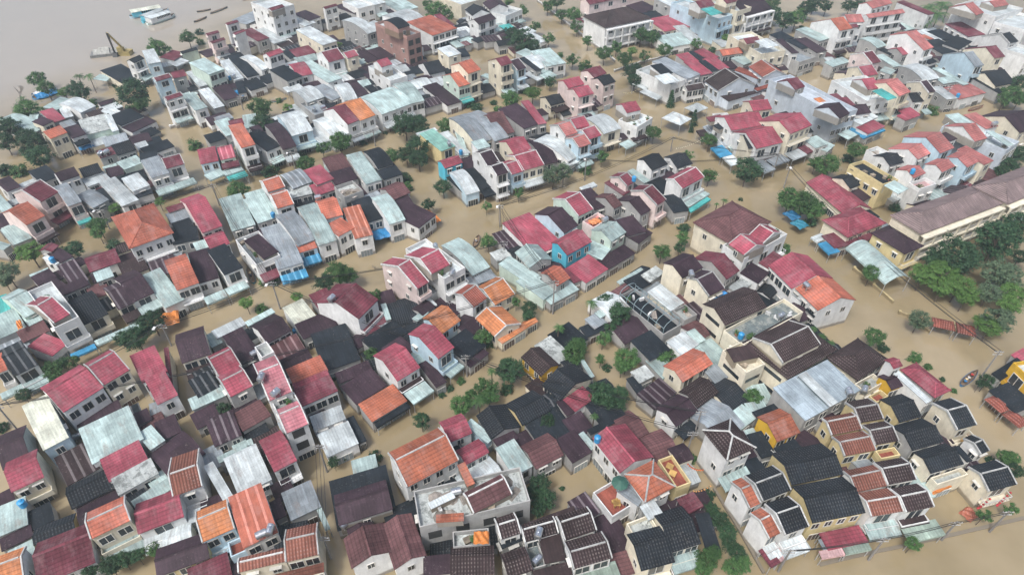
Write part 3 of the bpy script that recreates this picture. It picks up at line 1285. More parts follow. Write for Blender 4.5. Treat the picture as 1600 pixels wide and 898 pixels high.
S 1340 600 1440 570 1515 705 h5.5 m g
S 1320 570 1430 525 1465 545 h5 w x
@960 0
T 1262 605 1420 570 1826 870 h9 e e
+G 1362 625 1440 600 1472 682 h10 R e
+G 1681 835 1761 795 1826 890 h10 m e
@960 180
T 60 20 180 -50 272 35 h6.5 w w l
+G 40 -78 150 -103 225 -43 h8.5 r w
S 45 225 125 190 160 230 h2.8 g x
S 130 182 240 152 252 172 h3 b x
P 380 15 470 -35 590 35 h3.5 w x
G 240 345 355 297 400 388 320 290 h6.5 k w
G 430 335 545 300 610 378 520 285 h5 k w
G 465 497 640 405 695 487 610 385 h7 r w l p
S 550 690 715 590 735 620 h3 g x
S 575 735 730 635 742 662 h2.8 t x
G 38 482 105 447 160 522 h7.5 R p p
G 235 582 308 537 392 667 190 540 h7.5 R p p l
S -40 520 20 490 90 605 h6 R g
G 120 670 195 632 275 742 h6 m g
G -60 640 0 610 45 705 h6 M g
S 120 440 165 420 260 510 h4 g g
S 300 500 400 460 400 600 h3 k g
S 385 640 500 622 570 735 h4 k g
S 5 830 150 790 235 900 h4.5 m g
T 860 -40 1005 125 925 180 h6.5 s w l
+S 800 -20 835 15 770 72 h6.8 R w
+S 870 30 918 62 842 125 h6.8 k w
G 985 150 1108 138 1192 246 h6.5 k c l
G 1030 132 1228 86 1305 212 h7 r w l
G 1290 42 1450 -20 1525 82 1390 -138 h9 r c l
G 1040 -108 1180 -123 1235 -48 h8.5 r c
G 870 5 1125 -35 1165 78 h7.5 r w
S 1325 305 1440 262 1500 305 h3 w x
S 1435 255 1520 220 1580 265 h3.2 R x
S 1500 190 1600 160 1640 230 h4.5 g w
S 820 222 900 295 848 345 h2.8 U x
S 905 300 975 365 930 410 h2.8 w x
S 690 100 730 150 690 185 h2.8 b x
S 1095 375 1180 345 1230 425 h3 s x
S 1185 355 1310 310 1365 350 h3 s x
H 610 835 915 668 1225 830 h8 M c l
@960 360
T 870 100 1200 -80 1325 40 h8 w w l
+G 975 25 1100 112 1018 203 h8.8 r w p
+G 1130 -45 1245 20 1160 105 h8.8 r w p
@1280 180
S 75 100 150 20 190 50 h4 R g
S 145 150 225 110 300 150 h3 g x
S 305 95 435 40 497 92 h4 r w
S 320 165 495 100 510 120 h3 U x
S 250 105 280 90 345 165 h3 U x
S 270 30 400 -30 440 20 h4.5 w w
S -40 230 20 180 105 245 h3 g g
S 630 0 740 -40 760 10 h4 r g
T 335 340 600 492 515 548 h8 k y
+S 520 545 600 505 680 580 h8.8 g x
T 385 265 470 235 600 330 h9 w w
G 500 325 605 298 655 370 h9 k w
G 705 262 800 218 850 302 650 190 h10 P w
G 850 168 955 128 1025 262 760 112 h10 P b l
S 955 150 1010 130 1050 190 h9.5 m w
G 915 385 1010 342 1047 402 900 340 h9 P w l
G 690 430 780 395 822 455 660 390 h9 P w l
T 720 520 850 480 895 540 h8 p w
G 1095 325 1180 282 1222 370 1080 280 h9 P b l
S 1100 270 1170 240 1330 358 h9 P c
T 968 82 1075 20 1550 212 h9 w e
+S 990 5 1095 -10 1180 58 h10 g w
+G 1130 85 1225 60 1300 185 h10 P w
+S 1305 140 1355 130 1512 225 h10 g x
S 1180 0 1270 -20 1340 90 h9.5 P w
G 1465 5 1610 -40 1690 95 1480 -80 h9 m c
H 570 770 1195 550 1415 695 h8 N c l v
H 1228 540 1700 360 1920 510 h8.5 N c l v
G 40 475 325 705 168 752 h3.5 r c
H 35 812 330 708 512 845 h5 r c
G 190 495 265 468 308 548 h5 k c
S 215 600 300 560 395 640 h3.5 m g
@1280 360
H 420 8 565 -50 795 130 h7 m y l
S 60 40 380 -40 420 60 h3.2 R g
S 50 65 140 150 105 208 h2.8 U x
S 0 20 55 60 0 100 h2.8 w x
C 370 85 690 360 540 440 h4 g x j
P 890 675 1060 712 1050 780 h3 B x
P 1060 712 1205 745 1230 828 h3 B x
@960 360
G 1375 165 1560 335 1395 460 1690 340 h7 r w
G 1560 335 1756 515 1592 625 1881 520 h7 O w
@0 360
S 0 15 140 -40 255 42 h4.5 g g
S 265 60 410 0 435 32 h3 g x
S -60 100 0 60 50 130 h4 g g
S 380 190 475 140 560 200 h5 m w
G 345 150 400 100 460 120 h5.4 R g
S 350 215 400 185 470 240 h4.8 w w
S 450 295 580 243 690 370 h5 m g z
S 450 455 645 372 700 415 h4.8 m g
S 245 370 385 305 440 360 h4 m g
S 350 400 430 355 510 430 h4.2 m g
S 230 350 370 295 385 310 h4 g g
G 660 235 892 158 942 245 h4 R w
S 725 340 850 295 890 350 h5 g g
G 950 400 1110 330 1185 490 1020 250 h5.5 m w l
G 835 482 955 430 1045 562 892 368 h5.5 m c z l
G 555 580 740 500 842 648 690 435 h5.5 k c l
S 735 865 1080 715 1100 745 h2.8 g x
T 205 480 390 400 625 665 h9.5 w w l
+G 290 580 420 508 540 658 345 410 h10 r w p
G 68 522 210 450 320 612 180 392 h5.5 g n
S 175 680 280 630 330 690 h4.5 g g
S -100 560 30 515 105 615 h4 t g
S -120 720 110 620 200 740 h4.5 g g
S 130 790 330 700 385 775 h4 M g
S 1165 350 1305 290 1375 545 h5 g w
G 1300 260 1465 205 1537 408 1440 165 h7 O w l
S 1480 195 1640 150 1690 355 h5.5 m w
S 1330 20 1520 -20 1560 60 h5 k g
S 1510 105 1600 75 1620 130 h4 g g
@320 360
G 10 65 155 15 185 105 h5 r w
S 50 165 185 112 265 285 h6.5 k w l
S 160 460 320 390 340 435 h3 g x
S -10 530 150 465 178 510 h3 g x
T 270 60 450 -10 555 205 h6.5 s w l
+S 345 75 460 20 535 175 h7 m w
S 460 0 640 -50 745 235 h6 s w aU
S 705 105 840 65 872 130 h5.5 O b l aU
@640 360
G -106 290 -10 235 165 395 -111 160 h8.5 r p l p
T -10 130 150 50 410 300 h9.5 w w l
+G 85 220 235 145 310 270 150 50 h10.3 r w p
C 260 135 390 75 612 270 h5 g g
S 330 200 420 190 510 310 h4.8 k g
S 430 380 620 310 680 360 h3.5 s g
G 560 468 722 380 830 492 690 355 h4.5 o c p
G 400 508 512 430 612 522 455 415 h6.5 B w p
G 600 600 755 742 665 832 880 715 h4.5 o c p
S 690 850 880 730 915 758 h2.9 o c
G 890 730 975 685 1000 705 h2.5 o c
G 150 700 295 598 395 700 255 585 h5 o b
S 290 880 455 765 575 905 h4 k g
S 20 690 110 620 150 640 h3.5 g g
S 640 40 755 0 870 100 h3.5 m g z
S 630 180 740 140 790 200 h3.5 d g
G 915 112 1025 225 930 288 h5 g g
S 715 265 800 205 990 350 h4 g n
G 1160 102 1345 2 1412 92 1280 5 h6.5 r u
S 1255 285 1420 185 1515 312 h3.5 r w
S 1200 310 1260 290 1335 385 h3.5 R g
G 1075 345 1175 285 1250 370 1140 265 h5.5 O g
S 905 435 1000 370 1130 470 h4 g n
S 1040 510 1250 400 1310 462 h3.2 g g
S 835 400 960 320 1020 370 h3.5 g n
S 1360 130 1430 50 1540 170 h3.5 g g
S 1465 235 1680 110 1740 185 h3 m g
G 1490 10 1600 -60 1690 10 h5.5 g n
S 1380 690 1470 640 1520 720 h3.5 s g
S 1450 640 1530 595 1560 640 h4 g g
S 1330 760 1480 700 1530 770 h3 k g
@640 180
S 725 860 930 780 1190 985 h5 r w
@960 360
S 85 40 190 -40 290 20 h3.5 m g
G 470 265 622 188 670 298 545 170 h8 m c
G 648 382 772 320 855 455 690 300 h8 m c p
G 765 240 862 178 960 318 710 150 h6.5 R g
S 990 330 1075 250 1195 335 h6 m w
S 1130 255 1240 165 1320 215 h6 R w
S 900 440 1000 365 1055 425 h5 d g
S 270 485 370 425 530 560 h4.5 w c
T 30 512 170 440 515 735 h5 k g q
S 70 400 190 340 290 410 h3.5 k g
S 230 340 340 270 370 340 h4 d g
S -60 500 80 415 125 445 h3.5 M g
S 20 400 210 290 225 310 h3 g x
T 460 615 560 570 640 655 h5.5 d g
G 790 602 1100 470 1172 602 1000 440 h9 b c v2
T 865 770 1335 522 1460 640 h8 D c
S 1390 480 1450 450 1560 580 h5 w w
S 1480 620 1560 590 1640 640 h5 k g
S 420 870 545 790 645 890 h4.5 w w
S 560 800 625 770 710 850 h4.5 g g
@0 540
G 20 90 195 5 290 145 120 -90 h6.5 k w l z
S 0 380 200 285 220 320 h3 g x
G -80 120 10 85 65 182 h6.5 O w l
S 265 -15 390 -113 490 0 h4 r w
S 550 70 740 -15 750 15 h3 U x
G 695 160 905 40 1003 195 890 8 h8.5 r c p
G 378 350 680 170 785 335 650 120 h8 r w
S 160 505 345 415 550 680 h7.5 W b
S 645 655 1015 480 1090 720 h6 g w
S 800 890 1090 742 1140 900 h5.5 r w
S 1030 90 1215 10 1290 195 h7 r w
S 1150 270 1300 200 1365 380 h6.8 r w
S 1235 55 1270 45 1395 285 h5 R g
G 1365 -30 1580 -100 1646 60 1556 -160 h6 m c l
S 1480 280 1640 200 1700 320 h4.5 k g z
S 1475 420 1725 310 1755 385 h4 g g
S 1500 540 1680 450 1710 560 h3 m g
S 1045 540 1150 490 1180 570 h4 m g
S 1140 470 1230 440 1290 510 h3 s g
S 1195 615 1350 545 1420 660 h4 m g
S 1085 690 1195 618 1268 740 h5 g g
G 1300 1010 1530 930 1590 1090 1450 690 h7 K w l p
G -40 800 165 715 245 870 110 620 h5 m g
@0 718
G 28 100 270 -10 348 130 h6.5 r c l
S -80 410 165 310 245 480 h4.5 g g
S 0 625 235 510 260 590 h3.5 m g
S -60 300 80 230 130 300 h4 m g
S 415 10 655 -118 790 45 h4.5 b w z
G 525 265 845 110 885 225 820 65 h4 k g
G 250 600 560 480 590 540 545 380 h4 k y
G 235 760 660 590 765 785 640 510 h5 R w
G -120 860 150 760 215 940 145 690 h6.5 o w p
G 660 490 972 345 1025 470 955 270 h8 O c p l
G 1045 425 1385 298 1435 440 1355 230 h6 r w l
S 1125 620 1470 490 1480 525 h3 g x
S 1040 320 1320 140 1350 215 h5 g g
S 870 160 1165 0 1235 100 h5 d w
G 1200 790 1590 650 1640 760 1545 570 h5 m y
S 1440 870 1740 740 1830 880 h4.5 R g
S 1450 420 1600 360 1640 430 h4 w g
@320 540
G 35 108 212 22 287 165 190 12 h7 r g p
G 125 280 308 188 377 312 h7 r g p
S 490 10 700 -80 790 20 h3.5 M g z
G 600 140 805 45 840 100 780 15 h5 m g
S 640 192 895 85 955 190 h6.5 O w
S 690 300 950 192 968 238 h6.3 r w
S 705 352 970 238 1030 348 h6.6 R w l2
G 400 215 580 143 690 355 540 55 h10.5 i w p
T 395 5 490 -40 530 50 h11 d w
T 515 440 690 360 745 440 h9.3 d w
G 570 542 748 465 812 608 728 425 h9.5 i w p f
S 820 560 1050 472 1097 565 h5 w w
S 882 700 1112 600 1195 752 h4 w w
S 860 670 1100 580 1120 610 h3.8 s g
S 1110 580 1165 555 1255 730 h3 k g
S 10 600 208 515 285 685 h5 m g z
S 220 545 430 430 510 540 h4.5 M g
S 100 870 315 765 335 805 h4.5 g g
S 150 900 390 785 520 1025 h5.5 w w
S 300 670 470 590 500 660 h3 k g
G 470 830 640 745 715 890 565 645 h7 r w l
S 1060 330 1290 190 1420 300 h4 m g
S 1020 220 1270 120 1300 190 h3.5 m g
S 1205 462 1465 310 1568 425 h4 q g
S 1310 600 1570 440 1600 475 h3 k x
G 1400 110 1570 10 1660 175 1470 -20 h6.5 r w l
@320 360
G 420 775 602 680 668 782 545 628 h5 m w
S 320 715 520 610 540 640 h4 g g
S 65 785 285 680 310 735 h4.5 w w
S 150 840 300 770 430 960 h5 m g
S 0 830 80 790 130 870 h3.5 g g
S 720 735 975 630 1020 735 h4 m g
S 815 835 1075 750 1225 980 h4 k g
G 1045 538 1195 397 1312 572 1065 356 h7.8 R w l
S 830 515 960 460 1080 650 h4 R g
S 1360 590 1400 580 1465 680 h4 g g
S 610 615 760 545 860 655 h4.5 W w
S 1240 850 1480 700 1560 800 h3.5 k g
@640 540
S -60 370 100 265 192 345 h3 g x
G 75 -65 195 -150 342 12 125 -180 h7.5 r b l
S 245 200 355 110 425 160 h3 g x
S 430 125 570 20 610 65 h3 m g
S 50 170 130 130 310 260 h3.5 m g
G -130 905 275 700 395 885 215 640 h8.5 q w p
G 265 640 435 570 482 680 385 530 h5.5 r w
G 405 865 580 770 615 830 515 725 h5.5 r w
S 455 605 505 560 635 725 h4 g b
G 620 470 735 645 640 730 860 610 h4 k g
S 650 735 800 655 850 720 h3.5 m g
G 820 515 1035 400 1095 500 950 335 h4 k y
G 940 15 1090 155 1030 245 1150 130 h4.5 b Y
S 1010 -10 1130 -85 1230 90 h3.5 d g
G 1160 185 1300 300 1170 420 1425 240 h4.5 k c
S 1300 120 1330 110 1460 225 h3.5 g g
S 1210 420 1355 318 1432 410 h4.5 r w
S 1145 445 1205 415 1285 515 h4 m g
G 920 840 1130 735 1200 850 1065 680 h4.5 M g
S 1145 740 1290 660 1410 825 h4.5 m g
S 1330 690 1370 665 1440 790 h4 g g
S 685 805 825 732 945 935 h5.5 g w
G 1540 640 1750 895 1640 985 1860 790 h7 r w
S 1380 660 1560 570 1600 600 h4 k g
@960 540
G 475 190 700 55 755 145 635 0 h5.5 O c l
S 130 -30 285 -110 430 25 h4 k g
T 865 25 1010 -40 1155 150 h8.5 c c v2
+S 885 30 1075 -8 1110 90 h9.3 b c
H 1005 -32 1385 -239 1731 34 h7.6 b c v2
+G 1225 -12 1518 -152 1598 -5 1371 -218 h9.7 b c p
S 1257 334 1660 125 1895 344 h7 S g
+S 1435 237 1497 205 1735 440 h7.9 w x
S 190 375 360 250 470 370 h3.5 m g z
S 130 208 240 155 305 235 h3.5 d g
S 95 265 160 240 240 350 h3 k g
G 410 530 575 415 645 510 490 372 h5 m w
S 475 660 645 515 705 590 h3 k x
G 575 385 735 268 805 365 640 260 h4.5 b g
S 650 490 800 385 840 435 h3 k x
S 715 220 770 190 925 325 h3 g x
S 850 570 1010 450 1090 570 h3.5 g g
S 1010 455 1150 430 1200 500 h3.5 g g
H 700 650 920 560 1090 800 h10 b w p
G 1200 605 1372 538 1437 678 1290 488 h5.5 q Y
S 1070 520 1240 455 1285 490 h4 k g
S 1040 700 1150 670 1250 840 h4 k g
S 1245 800 1400 730 1450 790 h5 k g
S 1000 665 1080 640 1110 680 h3 g x
@1280 540
H 55 90 300 -60 548 108 h6.5 b c
G 560 130 628 108 640 160 h10.5 r w
H 640 180 765 125 1020 350 h7.5 r w
S 600 210 640 190 845 430 h8 w w
G 525 270 610 240 645 315 h7.5 m Y
T 275 295 420 215 510 280 h7 d c
T 390 390 480 340 540 390 h6.5 B y
G 568 468 735 425 787 552 650 370 h7 k y
G 980 510 1132 470 1240 612 1058 388 h7.5 k c p l
G 1210 760 1280 730 1320 820 h6 k w p
T 1010 690 1180 650 1260 760 h4 B c
S 1075 785 1115 770 1160 900 h6 k w
G 65 592 302 545 322 652 275 518 h7.5 K y p
G 165 752 410 705 432 815 335 658 h7 K y p
G 282 487 467 455 488 572 400 398 h7.5 b y p
G 395 662 580 627 612 742 530 578 h7 b y p
G 665 690 900 625 962 745 800 558 h7 k g
G 810 880 1055 810 1120 920 955 765 h6.5 k c
T 440 815 590 785 630 850 h6 B y
G -250 930 135 850 165 1000 50 740 h7 k y
T 1640 80 1800 230 1700 310 h7 w Y l
S 1445 275 1650 440 1560 540 h3.5 k g
S 1350 215 1540 95 1600 150 h3.5 k g
S 1510 65 1600 15 1640 80 h3 r g
P 1300 410 1390 375 1500 490 h2.8 B x
P 1430 530 1510 490 1640 600 h2.8 B x
@1280 718
G 247 132 492 80 520 205 420 38 h7 K w p
G 365 327 617 285 652 402 525 212 h6.8 K w p l
G 495 70 718 28 745 155 655 -25 h7 b w p
G 630 287 850 242 890 367 760 178 h6.8 b w p l
G -116 300 275 225 350 408 195 128 h6.8 k y
G 1260 110 1478 55 1530 195 1400 -10 h6 k c p l
S 625 530 900 465 985 580 h3 v x
S 0 575 310 510 378 640 h3 r x
S -10 625 130 598 175 680 h2.7 s x
S 0 712 180 682 195 740 h2.7 p x
S 180 682 378 642 402 690 h2.6 v x
T 860 140 1100 60 1170 110 h5.5 d c
@960 718
H 90 105 320 -10 460 215 h8 q w p
S 40 215 95 140 215 310 h6.5 s w
T 340 0 450 -40 600 175 h5.5 B y
T -180 260 -10 160 170 330 h5 B w
S 190 370 302 315 382 410 h6.5 w x
S 490 310 620 245 685 360 h4.5 R x
G 382 520 602 455 665 650 520 362 h6 k c l
G 165 665 415 600 455 795 350 518 h6 k c l
S 605 430 715 420 850 690 h3 k x
T 80 500 260 430 350 520 h6 d c
G 990 228 1078 190 1128 345 1000 130 h7 q w p
G 1135 472 1228 425 1290 572 1150 365 h7 q w p l
G 1100 185 1322 100 1367 240 1250 30 h7 k w p
G 1265 420 1452 355 1507 522 1372 268 h7 k w l p
S 1130 705 1205 665 1285 800 h3 R x
S 1205 665 1265 650 1335 775 h3 p x
S 1300 720 1500 635 1525 690 h3 w x
@640 718
T 0 250 830 60 970 310 h8.8 d g f
+G 440 295 740 145 800 265 730 135 h9.3 M g p
+S 205 430 420 415 425 475 h9.3 q w
+S 140 340 330 250 360 290 h9.3 w g
+S 380 45 440 20 500 185 h9.4 q g
T 320 560 600 530 640 650 h7 d g
G 325 750 650 738 655 890 650 670 h6 b y
S 110 760 310 740 318 880 h5.5 m g
G 680 512 838 462 872 572 820 405 h7.5 b w p
S 700 640 870 570 895 620 h5 k g
G 740 802 922 740 957 858 905 670 h6 b g
G 875 548 1137 475 1160 570 1125 440 h6.5 b w p
S 900 500 1275 365 1300 440 h6 b g
G 1155 495 1402 415 1470 545 1370 370 h7 b w p
G 1230 725 1530 640 1592 762 1475 555 h7 b w p
S 1010 610 1165 580 1215 770 h5.5 b g
S 960 870 1230 800 1270 900 h5.5 b g
T 895 650 1000 620 1060 820 h5 D g
S 1270 890 1590 795 1640 900 h3.5 v g
@320 718
G 1232 520 1298 740 1150 845 1465 720 h6 M w
G 1500 440 1610 760 1480 850 1726 750 h6 M w
S 968 190 1390 65 1500 390 h3.5 k g
+G 1015 355 1430 228 1465 385 1410 145 h5 m g
S 605 270 825 170 898 358 h4.5 s g
S 875 385 915 365 970 525 h3.5 g x
G -75 475 178 368 240 532 165 305 h7 o b p l
S 190 315 435 205 562 545 h7.5 O w z
T 140 660 370 560 470 640 h5.5 B b
G 615 630 870 572 893 738 868 485 h8 K c p
G 250 805 622 718 640 790 600 685 h8 K c p
S 540 900 915 805 925 870 h5 K c
S 20 60 90 20 205 300 h6 w w
S 510 340 590 300 630 430 h4 m g
'''
TREES = r'''
@0 0
t 1225 375 85
t 1460 285 65
d 1030 720 130
t 1090 800 70
d 610 700 85
l 500 715 55
t 205 840 100
t 285 610 65
t 355 680 70
n 130 720 110
p 610 590 50
p 690 590 50
b 1555 250 32
b 1560 330 32
t 725 805 50
@320 0
t 430 830 95
l 1045 345 28
l 645 835 42
b 575 785 26
@640 0
t 210 80 90
t 300 120 50
t 770 10 40
t 870 80 50
d 880 310 100
d 800 270 70
d 960 350 65
t 975 205 45
t 1085 295 45
t 1075 45 45
t 1185 110 48
t 1150 10 60
t 1305 205 48
t 1280 110 65
t 1390 315 45
t 1520 410 65
t 1270 465 48
b 1370 515 55
t 790 770 78
d 1095 630 46
l 960 720 75
b 900 690 50
b 470 810 45
b 530 835 40
b 690 855 40
b 650 800 28
b 1170 430 28
@960 0
t 20 360 50
t 210 265 70
t 300 285 60
t 395 385 60
l 140 390 45
t 80 455 65
t 240 435 42
d 150 550 85
d 160 620 60
t 645 335 42
l 870 290 45
b 760 390 30
d 1240 100 70
d 1330 150 75
t 1420 130 80
t 1230 20 60
d 1500 60 70
d 1560 20 60
b 1460 225 30
c 440 790 75
c 605 870 45
@1280 0
d 60 40 55
d 240 40 60
d 320 20 50
p 720 60 95
p 790 130 95
p 860 60 95
p 930 110 90
p 1010 60 80
p 960 30 85
p 830 160 70
d 1550 640 75
t 1500 730 80
t 1450 770 55
t 1560 770 60
t 920 575 42
b 540 250 40
b 640 230 35
b 880 860 50
b 490 300 35
@0 180
d 50 90 105
d 30 200 80
d 250 230 110
d 300 310 100
d 200 160 80
b 40 430 60
b 150 430 65
l 890 715 52
t 760 850 75
l 1240 670 42
b 1510 230 55
b 980 130 38
@320 180
t 1050 200 95
t 915 250 55
t 790 370 75
b 740 300 50
b 520 440 62
t 250 570 85
d 450 50 80
d 1560 60 110
d 1570 300 75
b 1450 310 55
b 1405 135 20
b 1230 215 28
b 1540 490 60
b 1570 560 50
@640 180
d 60 60 90
d 60 250 100
d 70 330 80
d 100 130 60
t 285 80 75
d 260 550 68
d 145 690 52
t 600 705 38
t 850 600 45
g 1120 460 85
g 1200 430 70
t 1500 315 55
b 1370 425 50
b 5 500 22
@960 180
t 310 130 62
t 745 190 62
d 1040 420 108
t 575 315 42
t 740 465 58
c 620 40 70
c 600 110 40
t 1370 650 105
t 1480 680 110
t 1560 740 80
b 1530 830 55
t 1570 370 55
b 545 875 42
p 860 660 35
p 800 690 25
b 985 655 18
@1280 180
t 60 380 100
t 290 270 78
b 220 340 45
b 10 720 55
b 590 710 50
d 1480 380 80
d 1560 300 80
d 1430 440 60
b 1350 840 60
d 1560 840 110
d 1450 880 90
@1280 360
d 1400 60 170
d 1570 200 70
d 1060 190 165
d 930 230 100
d 1180 210 90
l 960 330 130
l 1100 420 120
l 820 340 110
l 1150 520 85
l 960 440 90
g 1380 320 120
g 1480 350 110
g 1330 480 90
l 1530 480 110
l 1500 580 90
g 1400 690 120
l 1340 740 100
l 1270 690 60
t 410 330 72
b 165 150 42
g 790 690 82
t 430 820 80
p 30 820 45
p 95 870 40
@0 360
l 230 160 105
g 50 320 100
g 30 390 60
d 570 140 80
d 880 110 55
d 1180 700 100
d 1050 820 115
d 940 830 60
t 760 10 60
b 860 760 35
@320 360
t 1040 330 110
d 930 400 85
t 1120 350 70
l 320 560 60
b 440 610 48
l 710 510 50
t 1320 500 55
b 1345 560 32
b 540 390 48
b 460 400 42
b 600 355 30
b 1460 470 26
n 1320 270 40
b 1320 880 45
@640 360
t 610 80 62
d 930 600 65
d 925 660 50
t 830 550 40
t 570 830 70
b 630 800 45
b 680 850 40
b 630 870 45
p 1420 560 58
p 1165 750 55
d 1530 540 62
d 1570 760 55
t 1510 840 58
t 1310 890 75
b 1350 790 40
d 1590 640 50
@960 360
t 370 160 68
t 540 50 55
d 510 130 45
d 40 640 95
d 20 740 55
b 200 790 42
b 1330 140 48
a 1480 690 42
p 1560 760 35
@0 540
t 390 180 78
t 440 250 60
t 560 120 48
d 480 130 50
d 180 380 62
b 10 640 50
b 400 260 40
@320 540
t 1290 60 58
t 1310 90 40
b 1325 860 52
d 150 485 55
b 1080 860 45
b 1150 840 30
b 1010 880 30
b 1005 250 25
@640 540
d 790 190 112
d 760 150 70
t 590 330 95
t 620 390 70
t 400 460 90
t 480 400 70
p 540 420 75
p 640 195 45
t 1285 60 95
d 1510 370 118
d 1540 430 80
d 90 580 72
d 1070 580 65
l 1090 470 38
p 1440 545 45
b 400 270 34
b 315 330 30
b 250 385 28
b 760 340 50
y 1200 570 28
b 970 320 40
t 1490 100 40
b 1540 170 35
@960 540
t 100 100 105
t 60 160 60
d 40 380 78
d 30 460 60
t 395 90 52
t 450 60 42
t 1085 390 72
b 1130 380 45
b 875 440 42
b 600 870 45
n 160 570 45
b 440 820 40
@1280 540
b 745 90 50
b 850 165 32
b 960 260 22
b 1050 350 24
d 1310 270 60
d 1260 290 35
t 1450 860 65
t 1510 870 60
b 1180 830 42
b 1340 890 35
b 500 10 45
b 1100 730 25
@1280 718
t 1500 380 52
t 1290 430 58
t 735 650 62
d 1530 80 65
@960 718
b 740 265 45
d 760 380 60
d 830 470 75
d 880 560 75
d 900 650 70
d 960 720 70
t 1010 800 65
t 920 830 75
t 720 770 90
t 690 860 70
t 780 720 60
b 10 840 50
b 120 350 25
@640 718
d 1010 190 90
d 1060 300 85
d 1000 370 75
d 960 250 60
b 850 205 30
b 1190 220 20
@0 718
d 700 850 70
d 850 820 80
d 950 780 75
d 1060 740 62
t 1180 690 58
l 1210 720 35
y 640 390 38
@320 718
d 1000 15 45
b 1330 50 30
@640 0
t 140 30 45
t 330 60 40
'''
ox = oy = 0
last = None
idx = 0
for line in DATA.strip().splitlines():
    line = line.strip()
    if not line or line[0] == '#':
        continue
    if line[0] == '@':
        ox, oy = [float(q) for q in line[1:].split()]
        continue
    up = line[0] == '+'
    tk = line.lstrip('+').split()
    typ = tk[0]
    nums = []
    i = 1
    while tk[i][0] in '-0123456789':
        nums.append(float(tk[i]))
        i += 1
    h = float(tk[i][1:])
    rc, wc = tk[i + 1], tk[i + 2]
    opts = tk[i + 3:]
    if wc[0] == 'a' and len(wc) == 2:
        opts, wc = [wc] + opts, 'w'
    idx += 1
    if up and last and last[1]:
        build_upper(last[0], last[1], typ, nums, h, rc, wc, opts, ox, oy, idx)
    else:
        last = build_unit(typ, nums, h, rc, wc, opts, ox, oy, idx)

# ------------------------------------------------------------------ trees
def leaf_mat(name, c1, c2):
    m, nt, b = new_mat(name)
    oc, sh, rnd = coords(nt)
    f = noise(nt, sh, 2.6, 3, .7)
    g = noise(nt, sh, 14, 2, .6)
    t = math_n(nt, 'ADD', math_n(nt, 'MULTIPLY', f, .55), math_n(nt, 'MULTIPLY', g, .45))
    col = mixc(nt, ramp(nt, t, .36, .64, 0, 1), c1, c2)
    col = mulcol(nt, col, ramp(nt, rnd, 0, 1, .75, 1.25))
    nt.links.new(col, b.inputs['Base Color'])
    b.inputs['Roughness'].default_value = .65
    b.inputs['Specular IOR Level'].default_value = .25
    return m


LEAF = {
    't': leaf_mat('leaves mid green', (.020, .058, .018), (.072, .150, .042)),
    'd': leaf_mat('leaves dark green', (.010, .032, .016), (.038, .088, .034)),
    'l': leaf_mat('leaves fresh green', (.040, .095, .022), (.095, .180, .040)),
    'g': leaf_mat('leaves grey green', (.040, .075, .040), (.105, .150, .085)),
    'y': leaf_mat('leaves yellow', (.12, .12, .015), (.25, .20, .03)),
}


def crown_mesh(seed, n_cl, per, flat=.8, leaf=.12, spread=.25):
    rng = random.Random(seed)
    b = MB()
    cl = []
    for _ in range(n_cl):
        while True:
            p = Vector((rng.uniform(-1, 1), rng.uniform(-1, 1), rng.uniform(-1, 1)))
            if .3 < p.length < 1:
                break
        p *= rng.uniform(.72, 1.0) / max(p.length, .6) * (.88 if rng.random() < .8 else 1.12)
        p.z *= flat
        cl.append((p, rng.uniform(.6, 1.25) * spread))
    for p, s in cl:
        for _ in range(per):
            d = Vector((rng.gauss(0, 1), rng.gauss(0, 1), rng.gauss(0, .75)))
            c = p + d * s * .55
            nrm = (d.normalized() + Vector((0, 0, .9)) + Vector((rng.uniform(-.6, .6), rng.uniform(-.6, .6), rng.uniform(-.3, .5)))).normalized()
            a = nrm.orthogonal().normalized()
            bb = nrm.cross(a)
            th = rng.uniform(0, 6.28)
            a, bb = a * math.cos(th) + bb * math.sin(th), bb * math.cos(th) - a * math.sin(th)
            l = leaf * rng.uniform(.6, 1.3)
            w = l * rng.uniform(.4, .65)
            b.poly([c - a * l, c - bb * w * .8, c + a * l, c + bb * w], 0)
    return b


CROWN = {}
for k in 'tdlg':
    big = [crown_mesh(100 + i * 7 + ord(k), 70, 55, .8, .075, .22).mesh('crown', [LEAF[k]]) for i in range(3)]
    small = [crown_mesh(300 + i * 7 + ord(k), 34, 34, .85, .13, .28).mesh('crown', [LEAF[k]]) for i in range(3)]
    CROWN[k] = (small, big)
CROWN['b'] = ([crown_mesh(500 + i, 26, 30, .75, .16, .32).mesh('foliage', [LEAF['t' if i % 2 else 'd']]) for i in range(4)],) * 2
CROWN['y'] = ([crown_mesh(560, 22, 30, .75, .16, .32).mesh('foliage', [LEAF['y']])],) * 2


def trunk_mesh(seed):
    rng = random.Random(seed)
    b = MB()
    b.tube((0, 0, 0), (.03, .02, .55), .055, .045, 7)
    b.tube((.03, .02, .55), (0, 0, .95), .045, .03, 6)
    for i in range(6):
        a = i * 1.05 + rng.uniform(-.3, .3)
        z = rng.uniform(.5, .75)
        q = (math.cos(a) * .22, math.sin(a) * .22, z + .25)
        b.tube((.02, .01, z), q, .028, .018, 5)
        b.tube(q, (math.cos(a + .3) * .42, math.sin(a + .3) * .42, z + .45), .018, .006, 4)
    return b.mesh('trunk', [M_TRUNK])


TRUNK = [trunk_mesh(i) for i in range(3)]


